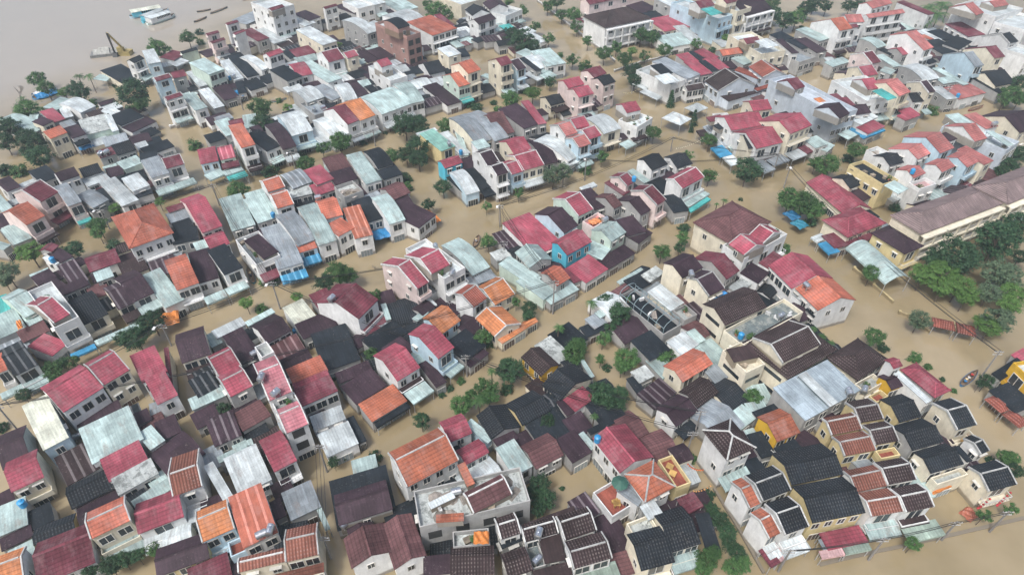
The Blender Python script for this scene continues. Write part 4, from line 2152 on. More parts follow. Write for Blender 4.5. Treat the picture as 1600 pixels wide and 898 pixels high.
def frond_mesh(n, length, droop, wid):
    b = MB()
    rng = random.Random(5)
    for i in range(n):
        a = 2 * math.pi * i / n + rng.uniform(-.15, .15)
        up = rng.uniform(.15, .75)
        ca, sa = math.cos(a), math.sin(a)
        pts = []
        for j in range(8):
            t = j / 7
            r = length * t
            z = length * (up * t - droop * t * t)
            pts.append(Vector((ca * r * (1 - .1 * t), sa * r * (1 - .1 * t), z)))
        side = Vector((-sa, ca, 0))
        for j in range(7):
            t = (j + .5) / 7
            w = wid * math.sin(math.pi * min(1, t * .85 + .12)) + .03
            p, q = pts[j], pts[j + 1]
            d = (q - p)
            for s in (-1, 1):
                for k in range(3):
                    c0 = p + d * (k / 3)
                    c1 = p + d * ((k + .75) / 3)
                    tip = (c0 + c1) / 2 + side * s * w + d * .5 - Vector((0, 0, w * .35))
                    b.poly([c0, c1, tip] if s > 0 else [c1, c0, tip])
    return b


PALM_TOP = frond_mesh(15, 1.0, .75, .26).mesh('fronds', [LEAF['t']])
BANANA = frond_mesh(8, 1.0, .6, .42).mesh('leaves', [LEAF['l']])
b_ = MB()
for i in range(8):
    b_.tube((math.sin(i * .35) * .02, 0, i / 8), (math.sin((i + 1) * .35) * .02, 0, (i + 1) / 8), .028 - i * .001, .027 - i * .001, 7)
PALM_TRUNK = b_.mesh('trunk', [M_TRUNK])
b_ = MB()
rng = random.Random(9)
for i in range(260):
    z = rng.uniform(0, 1)
    r = (1 - z) * .34 * rng.uniform(.5, 1.0) + .02
    a = rng.uniform(0, 6.28)
    c = Vector((math.cos(a) * r, math.sin(a) * r, z))
    t = Vector((math.cos(a), math.sin(a), -.25)) * .09
    s = Vector((-math.sin(a), math.cos(a), 0)) * .045
    b_.poly([c - t, c + s, c + t, c - s])
CONIFER = b_.mesh('crown', [LEAF['d']])
b_ = MB()


def twig(b, p, d, l, r, k, rng):
    q = p + d * l
    b.tube(p, q, r, r * .65, 5)
    if k:
        for _ in range(3):
            e = (d + Vector((rng.uniform(-.9, .9), rng.uniform(-.9, .9), rng.uniform(-.2, .6)))).normalized()
            twig(b, q, e, l * .68, r * .6, k - 1, rng)


twig(b_, Vector((0, 0, 0)), Vector((0, 0, 1)), .38, .03, 4, random.Random(4))
BARE = b_.mesh('branches', [plain('dry twigs', (.28, .25, .22), .9)])
TNAME = {'t': ('tree', 'leafy mid green tree'), 'd': ('tree', 'dense dark green tree'), 'l': ('tree', 'fresh light green tree'), 'g': ('tree', 'pale grey green tree'),
         'b': ('bush', 'low green bush'), 'y': ('bush', 'yellow leafed bush'), 'p': ('palm_tree', 'slender palm with drooping fronds'),
         'c': ('conifer_tree', 'narrow dark conifer'), 'n': ('bare_tree', 'leafless grey tree'), 'a': ('banana_plant', 'broad leafed banana plant')}
TN = 0
for line in TREES.strip().splitlines():
    if line[0] == '@':
        ox, oy = [float(q) for q in line[1:].split()]
        continue
    k, cx, cy, r = line.split()
    px, py, rp = ox + float(cx) / ZF, oy + float(cy) / ZF, float(r) / ZF
    TN += 1
    rng = random.Random(TN * 31)
    z = 3.0
    for _ in range(5):
        R = rp * depth(px, py, z) / FPX
        z = {'b': R * .55, 'y': R * .55, 'p': 5.5, 'c': R * .6, 'n': R * .8, 'a': 2.2}.get(k, R * 1.0 + 1.6)
    p = at(px, py, z)
    nm, lab = TNAME[k]
    root = empty(nm, (p.x, p.y, Z_BED), rng.uniform(0, 6.28))
    base = z - Z_BED
    if k in 'tdlg':
        big = R > 4.5
        me = rng.choice(CROWN[k][1 if rp > 12 else 0])
        cr = link('crown', me, root)
        cr.location = (0, 0, base)
        fl = rng.uniform(.8, 1.05) if k != 'l' else .62
        cr.scale = (R * .95, R * .95, R * fl)
        tr = link('trunk', rng.choice(TRUNK), root)
        tr.scale = (R * 1.0, R * 1.0, base + R * .2)
        lab = ('tall ' if R > 4.6 else 'small ' if R < 2.4 else '') + lab
    elif k in 'by':
        cr = link('foliage', rng.choice(CROWN[k][0]), root)
        cr.location = (0, 0, base)
        cr.scale = (R, R, R)
    elif k == 'p':
        cr = link('fronds', PALM_TOP, root)
        cr.location = (0, 0, base)
        cr.scale = (R, R, R)
        tr = link('trunk', PALM_TRUNK, root)
        tr.scale = (5, 5, base)
    elif k == 'a':
        cr = link('leaves', BANANA, root)
        cr.location = (0, 0, base)
        cr.scale = (R, R, R)
        tr = link('stem', PALM_TRUNK, root)
        tr.scale = (5, 5, base)
    elif k == 'c':
        cr = link('crown', CONIFER, root)
        cr.location = (0, 0, .6)
        hh = base + R
        cr.scale = (hh * .8, hh * .8, hh)
        tr = link('trunk', PALM_TRUNK, root)
        tr.scale = (6, 6, hh * .9)
    else:
        cr = link('branches', BARE, root)
        hh = (base + R) * .75
        cr.scale = (hh, hh, hh)
    tag(root, lab, {'bush': 'bush', 'palm_tree': 'palm tree', 'banana_plant': 'plant'}.get(nm, 'tree'), {'b': 'bushes along the streets', 'y': 'bushes along the streets'}.get(k, 'trees of the flooded town'), px, py, lab if k in 'pcn' else None)


# ------------------------------------------------------------------ low lean-tos that close the gaps inside the blocks
import numpy as np
GX0, GY0, GS = -190.0, 20.0, 0.5
GW, GH = 760, 700
occ = np.zeros((GH, GW), bool)
for hi in HOUSES:
    c, s = math.cos(hi['ang']), math.sin(hi['ang'])
    n, m_ = int(hi['L'] / .3) + 2, int(hi['D'] / .3) + 2
    xs, ys = np.meshgrid(np.linspace(-hi['L'] / 2, hi['L'] / 2, n), np.linspace(-hi['D'] / 2, hi['D'] / 2, m_))
    wx = hi['cen'].x + c * xs - s * ys
    wy = hi['cen'].y + s * xs + c * ys
    ix, iy = ((wx - GX0) / GS).astype(int), ((wy - GY0) / GS).astype(int)
    ok = (ix >= 0) & (ix < GW) & (iy >= 0) & (iy < GH)
    occ[iy[ok], ix[ok]] = True


def dil(a, r):
    out = a.copy()
    for dx in range(-r, r + 1):
        for dy in range(-r, r + 1):
            if dx * dx + dy * dy <= r * r + 1:
                out |= np.roll(np.roll(a, dx, 1), dy, 0)
    return out


closed = ~dil(~dil(occ, 8), 9)
far_row = int((at(800, 235).y - GY0) / GS)
far = ~dil(~dil(occ, 12), 13)
far[:far_row] = False
closed |= far
LANES = [[(225, 120), (262, 190), (300, 260), (345, 330), (397, 440)], [(0, 640), (35, 645), (75, 718), (122, 800)], [(266, 520), (280, 600), (305, 690)],
         [(508, 690), (512, 760), (520, 898)], [(455, 490), (480, 540), (540, 625), (562, 665)], [(742, 370), (764, 418), (822, 480), (865, 500)],
         [(205, 540), (238, 640)], [(1110, 755), (1150, 820), (1195, 898)], [(1078, 690), (1110, 760)], [(900, 500), (960, 580), (985, 640), (1080, 700)], [(40, 380), (130, 385), (180, 350)]]
STREETS = [[(510, 730), (600, 660), (700, 610), (790, 545), (870, 490), (950, 430), (1040, 365), (1080, 320), (1160, 275)],
           [(1180, 270), (1290, 225), (1380, 205), (1470, 175), (1590, 150)],
           [(820, 20), (880, 80), (950, 100), (1010, 130), (1040, 175), (1060, 220), (1100, 250), (1180, 310), (1250, 390), (1330, 470), (1430, 560), (1540, 620), (1590, 760)],
           [(30, 625), (100, 570), (250, 505), (330, 480), (430, 455), (520, 425), (590, 385), (660, 345), (700, 320), (760, 330), (850, 300), (940, 270), (1050, 230)],
           [(260, 185), (330, 180), (390, 165), (440, 145)], [(340, 290), (420, 270), (500, 240), (580, 220), (640, 210), (660, 260), (700, 320)], [(60, 360), (140, 345), (190, 335), (240, 320)],
           [(1170, 895), (1350, 860), (1590, 800)], [(820, 800), (870, 750), (930, 760)], [(1050, 80), (1130, 65), (1200, 55), (1280, 40)], [(1220, 100), (1290, 115)]]
for ln, hw in [(q, 4) for q in LANES] + [(q, 7) for q in STREETS]:
    P = [at(*q, 0) for q in ln]
    for a_, b2 in zip(P, P[1:]):
        n = int((b2 - a_).length / .4) + 1
        for i in range(n):
            q = a_.lerp(b2, i / n)
            ix, iy = int((q.x - GX0) / GS), int((q.y - GY0) / GS)
            if hw < ix < GW - hw and hw < iy < GH - hw:
                closed[iy - hw:iy + hw + 1, ix - hw:ix + hw + 1] = False
gap = closed & ~occ
rng = random.Random(77)
NF = 0
for rnd_ in range(640):
    k = gap.astype(np.int32)
    ii = np.pad(k.cumsum(0).cumsum(1), ((1, 0), (1, 0)))
    best = None
    for w in (11, 8, 6):
        box = ii[w:, w:] - ii[:-w, w:] - ii[w:, :-w] + ii[:-w, :-w]
        j = int(box.argmax())
        if box.flat[j] >= {11: 74, 8: 36, 6: 14}[w]:
            best = (w, j, box)
            break
    if best is None:
        break
    w, j, box = best
    y0, x0 = divmod(j, box.shape[1])
    ys, xs = np.nonzero(gap[y0:y0 + w, x0:x0 + w])
    wx, wy = GX0 + (x0 + xs.mean() + .5) * GS, GY0 + (y0 + ys.mean() + .5) * GS
    gap[y0:y0 + w, x0:x0 + w] = False
    near = min(HOUSES, key=lambda q: (q['cen'].x - wx) ** 2 + (q['cen'].y - wy) ** 2)
    p = Vector((wx, wy, 2.2)) - cam.location
    t = Vector((p.x, p.y * CP - p.z * SP, p.y * SP + p.z * CP))
    px, py = CX + FPX * t.x / t.y, CY - FPX * t.z / t.y
    if not (-10 < px < 1610 and -10 < py < 910):
        continue
    NF += 1
    if NF > 560:
        break
    s_ = {11: 1.75, 8: 1.3, 6: 1.0}[w]
    L, D = rng.uniform(2.7, 3.7) * s_, rng.uniform(2.7, 3.7) * s_
    h = rng.uniform(1.6, 3.0) - Z_BED
    rc = rng.choice('kkkkmmmmsMbgw')
    gab = NF % 2 == 0
    root = empty('outbuilding' if gab else 'lean_to', (wx, wy, Z_BED), near['ang'])
    st = ['z'] if rng.random() < .2 else []
    b = MB()
    if gab:
        D *= 1.1
        z1 = h + .17 * D
        pr = [(-D / 2, h), (0, z1), (D / 2, h)]
        make_roof('roof', 'G', pr, L, D, h, z1, rc, st, root, trim=False)
        q = inset(pr, .15)
        b.prism([(q[0][0], 0), (q[-1][0], 0)] + [(y, z - .01) for y, z in reversed(q)], -L / 2 + .1, L / 2 - .1)
    else:
        dz = rng.uniform(.08, .3)
        pr = [(-D / 2, h + dz), (D / 2, h - dz)]
        make_roof('roof', 'S', pr, L, D, h - dz, h + dz, rc, st, root, trim=False)
        b.prism([(-D / 2 + .1, 0), (D / 2 - .1, 0), (D / 2 - .1, h - dz - .02), (-D / 2 + .1, h + dz - .05)], -L / 2 + .1, L / 2 - .1)
    b.build('wall', [wall_mat(rng.choice('ggwc'))], root)
    if gab:
        tag(root, f"small {ROOFN[rc]} gabled outbuilding squeezed between houses", 'outbuilding', 'small outbuildings inside the blocks', px, py, None)
    else:
        tag(root, f"low lean-to with a {ROOFN[rc]} roof squeezed between houses", 'lean-to', 'low lean-tos inside the blocks', px, py, None)
print('gap sheds', NF)
# ------------------------------------------------------------------ things on roofs
def inside(hi, p):
    c, s = math.cos(-hi['ang']), math.sin(-hi['ang'])
    dx, dy = p.x - hi['cen'].x, p.y - hi['cen'].y
    x, y = c * dx - s * dy, s * dx + c * dy
    return (x, y) if abs(x) < hi['L'] / 2 - .2 and abs(y) < hi['D'] / 2 - .2 else None


def top_z(hi, x, y):
    if hi['typ'] == 'T':
        return hi['H'] - .85 + Z_BED
    if hi['typ'] == 'H':
        return hi['H'] + Z_BED + .4
    prof = hi['prof']
    for (a, za), (b, zb) in zip(prof, prof[1:]):
        if a <= y <= b:
            return za + (zb - za) * (y - a) / max(1e-6, b - a) + .11 + Z_BED
    return prof[-1][1] + Z_BED


for hi in HOUSES:
    if hi['typ'] in 'GSC':
        yr = 0
        if hi['typ'] == 'G':
            yr = hi['yr']
        hi['prof'] = roof_prof(hi['typ'], -hi['D'] / 2, hi['D'] / 2, yr, hi['H'], hi['zt'])


def on_roof(px, py):
    z = 14.0
    while z > .5:
        p = at(px, py, z)
        for hi in HOUSES:
            q = inside(hi, p)
            if q and top_z(hi, *q) >= z - .02:
                return Vector((p.x, p.y, top_z(hi, *q))), hi
        z -= .08
    return at(px, py, 0), None


def tank_meshes():
    b = MB()
    b.tube((-.65, 0, .95), (.65, 0, .95), .5, seg=14, mi=0)
    b.tube((-.75, 0, .95), (-.65, 0, .95), .3, .5, 14, 0)
    b.tube((.65, 0, .95), (.75, 0, .95), .5, .3, 14, 0)
    for x in (-.4, 0, .4):
        b.tube((x - .03, 0, .95), (x + .03, 0, .95), .52, seg=14, mi=0)
    b.tube((0, 0, 1.4), (0, 0, 1.55), .16, seg=8, mi=0)
    body = b.mesh('tank_body', [M_METAL])
    c = MB()
    for x in (-.45, .45):
        for y in (-.35, .35):
            c.box(x - .05, x + .05, y - .05, y + .05, 0, .6)
        c.box(x - .06, x + .06, -.45, .45, .45, .52)
    c.box(-.5, .5, -.03, .03, .44, .53)
    stand = c.mesh('stand', [M_POST])
    d = MB()
    d.tube((0, 0, .1), (0, 0, 1.15), .48, .5, 14)
    d.tube((0, 0, 1.15), (0, 0, 1.35), .5, .2, 14)
    d.tube((0, 0, 1.35), (0, 0, 1.42), .2, .2, 10)
    blue = d.mesh('tank_body', [M_BLUE])
    return body, stand, blue


TK_BODY, TK_STAND, TK_BLUE = tank_meshes()
TANKS = """@0 180
s 865 362
s 822 384
@320 180
s 885 660
u 540 800
@640 180
s 310 240
w 1520 832
u 402 326
@960 180
u 145 545
@960 360
s 1490 452
u 980 835
s 545 570
s 1285 686
@1280 540
s 330 382
s 165 492
@640 540
u 1455 782
@320 718
s 1110 547
w 530 588
w 470 635
@0 718
u 262 432
s 282 466
@640 718
s 365 268
w 990 800
s 1000 662
@320 540
w 402 95
s 585 456
s 450 272
@0 540
s 628 722
@640 360
s 342 456
s 205 150
@320 360
s 1040 735
u 712 800
@0 360
u 435 272
@1280 180
s 1340 112
u 660 580
@1280 0
u 1060 786
@320 0
u 205 635
s 240 655
s 855 870
s 925 860"""
KB = {'s': 'stainless steel', 'u': 'blue plastic', 'w': 'white painted steel'}
n_t = 0
for line in TANKS.splitlines():
    if line[0] == '@':
        ox, oy = [float(q) for q in line[1:].split()]
        continue
    k, cx, cy = line.split()
    px, py = ox + float(cx) / ZF, oy + float(cy) / ZF
    p, hi = on_roof(px, py + 1)
    n_t += 1
    r = empty('water_tank', p, (hi['ang'] if hi else .5) + (n_t % 3) * .5)
    if k == 'u':
        link('tank_body', TK_BLUE, r)
    else:
        link('tank_body', TK_BODY, r)
        link('stand', TK_STAND, r)
    tag(r, f"{KB[k]} water tank standing on a rooftop", 'water tank', 'water tanks on the roofs', px, py)

ac = MB()
ac.box(-.45, .45, -.18, .18, .08, .7)
ac.tube((.1, .181, .39), (.1, .2, .39), .24, seg=12)
ac.box(-.4, -.3, -.15, .15, 0, .08)
ac.box(.3, .4, -.15, .15, 0, .08)
AC = ac.mesh('air_conditioner', [plain('off white sheet metal', (.6, .61, .6), .5, .2)])
pot = MB()
pot.tube((0, 0, 0), (0, 0, .45), .2, .3, 10)
POT = pot.mesh('pot', [plain('terracotta pot', (.30, .11, .07), .8, .3)])
POTL = crown_mesh(77, 12, 22, .9, .2, .4).mesh('foliage', [LEAF['t']])
tb = MB()
tb.box(-.5, .5, -.5, .5, .68, .74)
for sx in (-.4, .4):
    for sy in (-.4, .4):
        tb.box(sx - .04, sx + .04, sy - .04, sy + .04, 0, .68)
TABLE = tb.mesh('cafe_table', [plain('yellow varnished wood', (.45, .28, .09), .6, .25)])
bx = MB()
bx.box(-.5, .5, -.4, .4, 0, .5)
bx.box(-.55, .55, -.45, .45, .5, .56)
BOX = bx.mesh('crate', [plain('weathered plywood', (.24, .20, .15), .9, .45)])
pl = MB()
for i in range(5):
    pl.box(-1.1, 1.1, -.5 + i * .2, -.34 + i * .2, i % 2 * .05, .05 + i % 2 * .05)
PLANKS = pl.mesh('plank_pile', [plain('grey planks', (.27, .24, .21), .9, .4)])
rb = MB()
rg = random.Random(8)
ring = [[(math.cos(a * .785) * r * rg.uniform(.75, 1.2), math.sin(a * .785) * r * rg.uniform(.75, 1.2), z) for a in range(8)] for r, z in ((1.2, 0), (.8, .25), (.35, .42))]
for q0, q1 in zip(ring, ring[1:]):
    for a in range(8):
        rb.poly([q0[a], q0[(a + 1) % 8], q1[(a + 1) % 8], q1[a]])
rb.poly(ring[2])
RUBBLE = rb.mesh('rubble_heap', [plain('builders rubble', (.30, .27, .24), .95, .45)])
rng = random.Random(4242)
for hi in HOUSES:
    if hi['typ'] != 'T' or hi['L'] * hi['D'] < 9:
        continue
    k = min(9, max(2, int(hi['L'] * hi['D'] / 9)))
    cafe = hi['rc'] == 'B'
    if 'f' in hi['opts']:
        k = 16
    for i in range(k):
        x, y = rng.uniform(-.5, .5) * (hi['L'] - 1.6), rng.uniform(-.5, .5) * (hi['D'] - 1.6)
        c, s = math.cos(hi['ang']), math.sin(hi['ang'])
        w = Vector((hi['cen'].x + c * x - s * y, hi['cen'].y + s * x + c * y, hi['H'] - .85 + Z_BED))
        q = w - cam.location
        t = Vector((q.x, q.y * CP - q.z * SP, q.y * SP + q.z * CP))   # right, forward, up
        px, py = CX + FPX * t.x / t.y, CY - FPX * t.z / t.y
        if t.y > 175 or not (0 < px < 1600 and 0 < py < 898):
            continue
        ch = rng.choice('tttp' if cafe else 'rrrqqqbba' if 'f' in hi['opts'] else 'aappbbq')
        if ch == 'a':
            o = link('air_conditioner', AC)
            tag(o, 'off white air conditioner on a roof terrace', 'air conditioner', 'roof terrace clutter', px, py)
        elif ch == 'p':
            o = empty('potted_plant', w)
            f_ = link('foliage', POTL, o)
            f_.location = (0, 0, .85)
            f_.scale = (.55, .55, .55)
            link('pot', POT, o)
            tag(o, 'leafy plant in a terracotta pot on a roof terrace', 'potted plant', 'roof terrace clutter', px, py)
        elif ch == 'r':
            o = link('rubble_heap', RUBBLE)
            tag(o, 'heap of grey builders rubble on an unfinished roof terrace', 'rubble', 'roof terrace clutter', px, py)
        elif ch == 't':
            o = link('cafe_table', TABLE)
            tag(o, 'yellow wooden table on a red tiled roof terrace', 'table', 'tables of the rooftop cafe', px, py)
        elif ch == 'b':
            o = link('crate', BOX)
            tag(o, 'weathered wooden crate left on a roof terrace', 'crate', 'roof terrace clutter', px, py)
        else:
            o = link('plank_pile', PLANKS)
            tag(o, 'pile of grey planks lying on a roof terrace', 'planks', 'roof terrace clutter', px, py)
        o.location = w
        o.rotation_euler = (0, 0, rng.uniform(0, 6.28))

# ------------------------------------------------------------------ poles, wires, lamps
POLES = {}


def pole(key, px, py, h=6.2, lamp=False, lean=(0, 0)):
    p = at(px, py, 0)
    p.z = Z_BED
    r = empty('utility_pole', p)
    b = MB()
    b.tube((0, 0, 0), (lean[0], lean[1], h - Z_BED), .17, .11, 8)
    b.build('shaft', [M_POLE], r)
    top = Vector((lean[0], lean[1], h - Z_BED))
    for dz in (-.3, -.9):
        k = MB()
        k.box(top.x - .8, top.x + .8, top.y - .05, top.y + .05, top.z + dz - .05, top.z + dz + .05)
        for x in (-.7, -.3, .3, .7):
            k.tube((top.x + x, top.y, top.z + dz + .05), (top.x + x, top.y, top.z + dz + .2), .05, seg=6)
        k.build('crossarm', [M_POST], r)
    if lamp:
        k = MB()
        k.tube((top.x, top.y, top.z), (top.x - .5, top.y - 1.1, top.z + .35), .04, seg=5)
        k.box(top.x - .75, top.x - .3, top.y - 1.75, top.y - 1.0, top.z + .28, top.z + .42)
        k.build('street_lamp_head', [plain('pale lamp housing', (.7, .7, .68), .4)], r)
    POLES[key] = p + top
    tag(r, ('grey concrete pole with a street lamp rising from the flood' if lamp else 'grey concrete utility pole rising from the flood'), 'utility pole', 'utility poles', px, py)


Z = lambda tx, ty, x, y: (tx + x / ZF, ty + y / ZF)
for key, q, h, lamp in (
        ('a', Z(640, 180, 705, 870), 6, 1), ('b', Z(960, 180, 437, 285), 4.5, 0), ('c', Z(960, 180, 1228, 475), 6.5, 0), ('d', Z(960, 180, 1318, 565), 6, 1),
        ('e', Z(640, 360, 1115, 650), 8.5, 0), ('f', Z(640, 360, 737, 245), 5.5, 0), ('g', Z(320, 180, 1330, 243), 5, 0), ('h', Z(320, 180, 705, 420), 5, 1),
        ('i', Z(320, 180, 115, 705), 6, 0), ('j', Z(320, 360, 590, 612), 7, 1), ('k', Z(0, 360, 1338, 898), 5.5, 1), ('l', Z(0, 540, 160, 685), 7.5, 1),
        ('m', Z(0, 180, 858, 890), 5.5, 1), ('n', Z(960, 540, 612, 722), 7, 0), ('o', Z(960, 540, 560, 850), 6, 0), ('p', Z(640, 540, 448, 240), 5.5, 0),
        ('q', Z(1280, 540, 1240, 272), 7.5, 0), ('r', Z(1280, 718, 382, 780), 6, 0), ('s', Z(1280, 718, 950, 625), 5, 0), ('t', Z(1280, 718, 1325, 560), 5.5, 0),
        ('u', Z(1280, 0, 950, 832), 6.5, 0), ('v', Z(640, 180, 1363, 512), 6.5, 1), ('w', Z(320, 718, 955, 95), 7, 0), ('x', Z(320, 0, 300, 858), 4.5, 0),
        ('y', Z(960, 718, 1275, 870), 6, 0), ('z', Z(320, 718, 985, 770), 6, 0)):
    pole(key, q[0], q[1], h, bool(lamp))


def wire(a, b, name='power_line', lab='thin black power lines sagging between two poles', n=3, sag=.03, r=.04):
    k = MB()
    for j in range(n):
        off = Vector(((j - (n - 1) / 2) * .5, 0, -.2 - .25 * (j % 2)))
        p0, p1 = a + off, b + off
        L = (p1 - p0).length
        pr = None
        for i in range(13):
            t = i / 12
            q = p0.lerp(p1, t) - Vector((0, 0, 4 * sag * L * t * (1 - t)))
            if pr is not None:
                k.tube(pr, q, r, seg=4, cap=False)
            pr = q
    o = k.build(name, [M_WIRE])
    m = a.lerp(b, .5) - cam.location
    t = Vector((m.x, m.y * CP - m.z * SP, m.y * SP + m.z * CP))
    tag(o, lab, 'power line', 'power lines over the streets', CX + FPX * t.x / t.y, CY - FPX * t.z / t.y)
    return o


for q in 'ae af av vc cd ab bc gh hi ij jk kl np po dq rs st wz yr el gc im fj jp un hg'.split():
    if (POLES[q[0]] - POLES[q[1]]).length < 95:
        wire(POLES[q[0]], POLES[q[1]])

# ------------------------------------------------------------------ boats
def hull_mesh(L, W, H, mat, mat_in):
    b = MB()
    st = [(-.5, .35, .95), (-.42, .72, .8), (-.2, 1, .72), (.1, 1, .72), (.32, .7, .82), (.45, .3, 1.0), (.5, .03, 1.15)]
    prev = None
    for t, w, h in st:
        x = t * L
        o_ = [(x, -w * W / 2, h * H), (x, -w * W * .36, .02), (x, 0, -.12), (x, w * W * .36, .02), (x, w * W / 2, h * H)]
        i_ = [(x, -w * W * .44, h * H), (x, -w * W * .30, .14), (x, w * W * .30, .14), (x, w * W * .44, h * H)]
        if prev:
            po, pi = prev
            for j in range(4):
                b.poly([po[j], po[j + 1], o_[j + 1], o_[j]], 0)
            for j in range(3):
                b.poly([pi[j], i_[j], i_[j + 1], pi[j + 1]], 1)
            b.poly([po[0], o_[0], i_[0], pi[0]], 0)
            b.poly([po[4], pi[3], i_[3], o_[4]], 0)
        else:
            b.poly(o_, 0)
        prev = (o_, i_)
    for t in (-.25, 0, .22):
        b.box(t * L - .12, t * L + .12, -W * .4, W * .4, H * .5, H * .56, 1)
    return b.mesh('hull', [mat, mat_in])


def boat(p0, p1, W, lab, col, kind='row', roofc='w', cabc='w'):
    a, c = at(*p0), at(*p1)
    L = (c - a).length
    r = empty('tour_boat' if kind == 'tour' else 'rowing_boat', (a + c) / 2, math.atan2(c.y - a.y, c.x - a.x))
    H = .55 if kind == 'row' else 1.1
    link('hull', hull_mesh(L, W, H, plain('boat paint ' + str(col), col, .5), plain('boat inside wood', (.17, .12, .08), .8)), r)
    if kind == 'tour':
        b = MB()
        x0, x1, w = -L * .42, L * .28, W * .44
        b.box(x0, x1, -w, w, .6, 1.5, 0)
        b.box(x0, x0 + L * .22, -w, w, 1.5, 2.5, 0)
        n = 9
        for i in range(n + 1):
            x = x0 + L * .22 + (x1 - x0 - L * .22) * i / n
            for s in (-1, 1):
                b.box(x - .06, x + .06, s * w - .06, s * w + .06, 1.5, 2.5, 0)
        b.box(x0 + L * .22, x1, -w * .8, w * .8, 1.5, 2.4, 1)
        b.build('cabin', [plain('cabin paint ' + cabc, WALLC[cabc], .6), M_GLASS], r)
        k = MB()
        prof = [(-w - .2, 2.5), (-w * .5, 2.75), (0, 2.85), (w * .5, 2.75), (w + .2, 2.5)]
        k.prism(prof + [(y, z - .08) for y, z in reversed(prof)], x0 - .3, x1 + .4)
        k.build('roof', [roof_mat(roofc, 'sheet')], r)
    px, py = (p0[0] + p1[0]) / 2, (p0[1] + p1[1]) / 2
    tag(r, lab, 'boat', 'boats on the flood', px, py)
    return r


boat(Z(0, 0, 1015, 145), Z(0, 0, 1320, 90), 4.6, 'long tour boat with cream white roof and blue cabin, farthest of three moored together', (.45, .6, .7), 'tour', 'W', 'u')
boat(Z(0, 0, 1115, 185), Z(0, 0, 1300, 112), 3.6, 'teal hulled tour boat squeezed between two white ones', (.08, .4, .5), 'tour', 'w', 'u')
boat(Z(0, 0, 1150, 200), Z(0, 0, 1365, 128), 4.2, 'tour boat with plain white roof, nearest of three moored together', (.5, .6, .58), 'tour', 'w', 'w')
for i, (a, c, lab, col) in enumerate((
        (Z(0, 0, 1535, 98), Z(0, 0, 1645, 80), 'dark canoe on the river, just above another canoe at the top edge', (.05, .06, .07)),
        (Z(0, 0, 1515, 178), Z(0, 0, 1612, 140), 'dark canoe on the river near the red roofed pink houses', (.06, .06, .06)),
        (Z(320, 0, 45, 112), Z(320, 0, 178, 62), 'long grey canoe on the river left of the tall white house', (.10, .12, .13)),
        (Z(320, 0, 362, 54), Z(320, 0, 402, 43), 'tiny dark boat on the river at the top edge beside the tall white house', (.05, .05, .05)),
        (Z(320, 0, 295, 4), Z(320, 0, 370, -6), 'dark canoe half cut off by the top edge', (.05, .05, .06)),
        (Z(320, 0, 508, 803), Z(320, 0, 638, 775), 'pale blue rowing boat moored behind a round tree', (.2, .32, .4)),
        (Z(640, 0, -8, 556), Z(640, 0, 92, 520), 'dark canoe afloat in front of a black roofed house', (.05, .06, .06)),
        (Z(1280, 0, 1162, 868), Z(1280, 0, 1275, 832), 'rowing boat with red load in the upper right canal street', (.2, .06, .05)),
        (Z(640, 360, 506, 135), Z(640, 360, 540, 48), 'narrow dark boat drifting beside a corner tree in the central street', (.05, .055, .07)),
        (Z(1280, 540, 1100, 318), Z(1280, 540, 1225, 202), 'blue rowing boat with passengers crossing the lower right street', (.04, .13, .26)),
        (Z(320, 360, 388, 418), Z(320, 360, 335, 300), 'dark boat with teal bow passing the end of a narrow lane', (.05, .14, .17)))):
    boat(a, c, 1.3, lab, col)
bt = boat(Z(0, 0, 262, 775), Z(0, 0, 462, 712), 5.0, 'moored boat wrapped in white and blue tarpaulin by the riverside trees', (.05, .28, .55))
k = MB()
bl = (at(*Z(0, 0, 262, 775)) - at(*Z(0, 0, 462, 712))).length
for i in range(10):
    for j in range(6):
        def tp(a, c):
            x = -.44 * bl + .84 * bl * a / 10
            y = (c / 6 - .5) * 4.6
            return (x, y, .55 + 1.2 * (1 - (2 * c / 6 - 1) ** 2) + .12 * math.sin(a * 2.1 + c))
        k.poly([tp(i, j), tp(i + 1, j), tp(i + 1, j + 1), tp(i, j + 1)], 0 if 1 < j < 4 else 1)
k.build('tarpaulin_cover', [plain('white tarpaulin', (.66, .69, .7), .6), plain('bright blue tarpaulin', (.02, .22, .5), .5)], bt)

